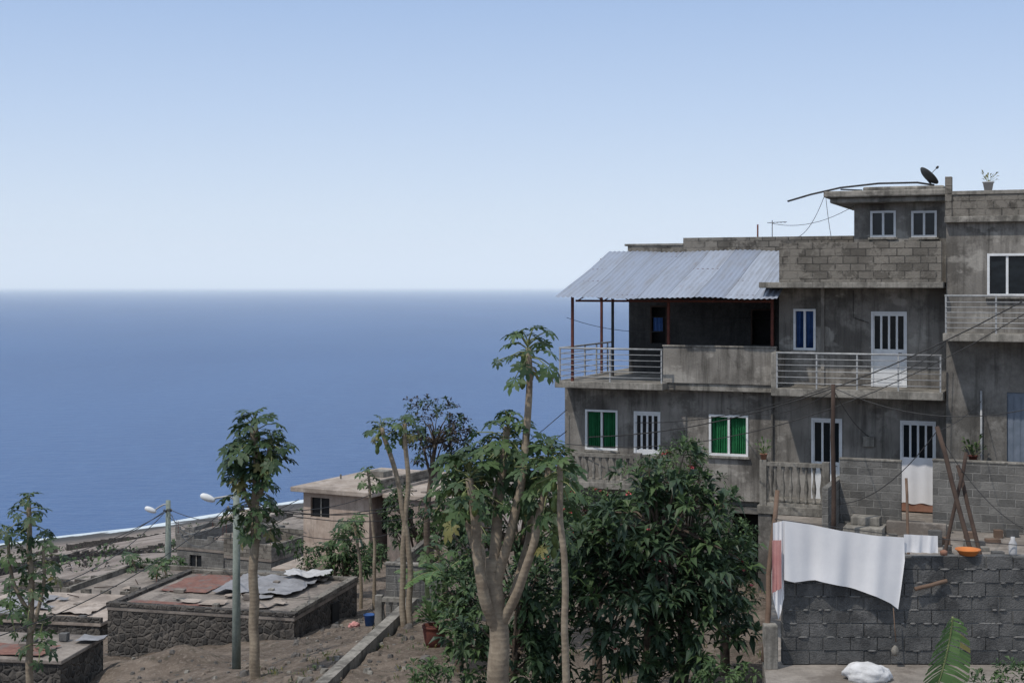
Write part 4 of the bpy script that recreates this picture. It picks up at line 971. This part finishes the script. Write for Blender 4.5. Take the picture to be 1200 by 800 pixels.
for i in range(700):
    dd=rnd.uniform(27,44); px=rnd.uniform(150,560); xx=WX(px,dd); z=T(xx,dd); s=rnd.uniform(.02,.10)*(1 if rnd.random()<.9 else 1.8)
    if dd>36.5 and px<345: continue
    a=rnd.uniform(0,3); vs=[(xx+s*math.cos(a+k*1.26)*rnd.uniform(.6,1.2),dd+s*math.sin(a+k*1.26)*rnd.uniform(.6,1.2),z-.01) for k in range(5)]+[(xx+.6*s*math.cos(a+k*1.26)*rnd.uniform(.6,1.2),dd+.6*s*math.sin(a+k*1.26)*rnd.uniform(.6,1.2),z+s*rnd.uniform(.5,.8)) for k in range(5)]
    m.add(vs,[(k,(k+1)%5,(k+1)%5+5,k+5) for k in range(5)]+[(5,6,7,8,9)],rnd.choice(['rock','soilm','rock','rock','soilm','slab']))
m.build('rubble')
c=Vector((WX(433,41),41,T(WX(433,41),41))); m=MB(); m.lathe(c,[(.12,0),(.16,.3),(.175,.31),(.17,.33),(.14,.3)],'blue_cloth',14); m.tube(smoothpath([c+Vector((-.16,0,.3)),c+Vector((0,0,.5)),c+Vector((.16,0,.3))],4),.008,'dark',5); m.build('blue_bucket')
blob('red_laundry_bundle',(WX(415,41),41,T(WX(415,41),41)+.06),.14,.12,.09,'pink',5,.6)

# ================================================================ light, sky, camera
sunv=Vector((-.40,-.35,.85)).normalized()
el=math.asin(sunv.z); az=math.atan2(sunv.x,sunv.y)
sl=bpy.data.lights.new('sun','SUN'); sl.energy=2.5; sl.angle=math.radians(1.0); sl.color=(1,.93,.84)
so=bpy.data.objects.new('sun',sl); scene.collection.objects.link(so); so.rotation_euler=sunv.to_track_quat('Z','Y').to_euler()
wd=bpy.data.worlds.new('World'); scene.world=wd; wd.use_nodes=True; n=wd.node_tree.nodes; l=wd.node_tree.links
sk=n.new('ShaderNodeTexSky'); sk.sky_type='NISHITA'; sk.sun_disc=False; sk.sun_elevation=el; sk.sun_rotation=az%(2*math.pi); sk.air_density=1.0; sk.dust_density=.4; sk.ozone_density=2.0; sk.altitude=100
tc=n.new('ShaderNodeTexCoord'); sx=n.new('ShaderNodeSeparateXYZ'); l.new(tc.outputs['Generated'],sx.inputs[0])
cr=n.new('ShaderNodeValToRGB'); l.new(sx.outputs[2],cr.inputs[0]); e=cr.color_ramp.elements
e[0].position=0; e[0].color=(.54,.62,.74,1); e[1].position=1; e[1].color=(.46,.52,.62,1)
for p,c in ((.05,(.51,.60,.735,1)),(.12,(.41,.52,.71,1)),(.20,(.31,.43,.655,1)),(.42,(.46,.54,.66,1))):
    q=e.new(p); q.color=c
sc_=n.new('ShaderNodeVectorMath'); sc_.operation='SCALE'; sc_.inputs['Scale'].default_value=10; l.new(cr.outputs[0],sc_.inputs[0])
mx=n.new('ShaderNodeMix'); mx.data_type='RGBA'; mx.inputs[0].default_value=.9; l.new(sk.outputs[0],mx.inputs[6]); l.new(sc_.outputs[0],mx.inputs[7])
l.new(mx.outputs[2],n['Background'].inputs[0]); n['Background'].inputs[1].default_value=.122
cd=bpy.data.cameras.new('camera'); co=bpy.data.objects.new('camera',cd); scene.collection.objects.link(co)
co.location=(0,0,0); co.rotation_euler=(math.radians(90),0,0); cd.lens=50; cd.sensor_width=36; cd.shift_y=-(400-HY)/1200; cd.clip_end=200000; cd.clip_start=.1
scene.camera=co
scene.view_settings.view_transform='Standard'; scene.view_settings.look='None'; scene.view_settings.exposure=0
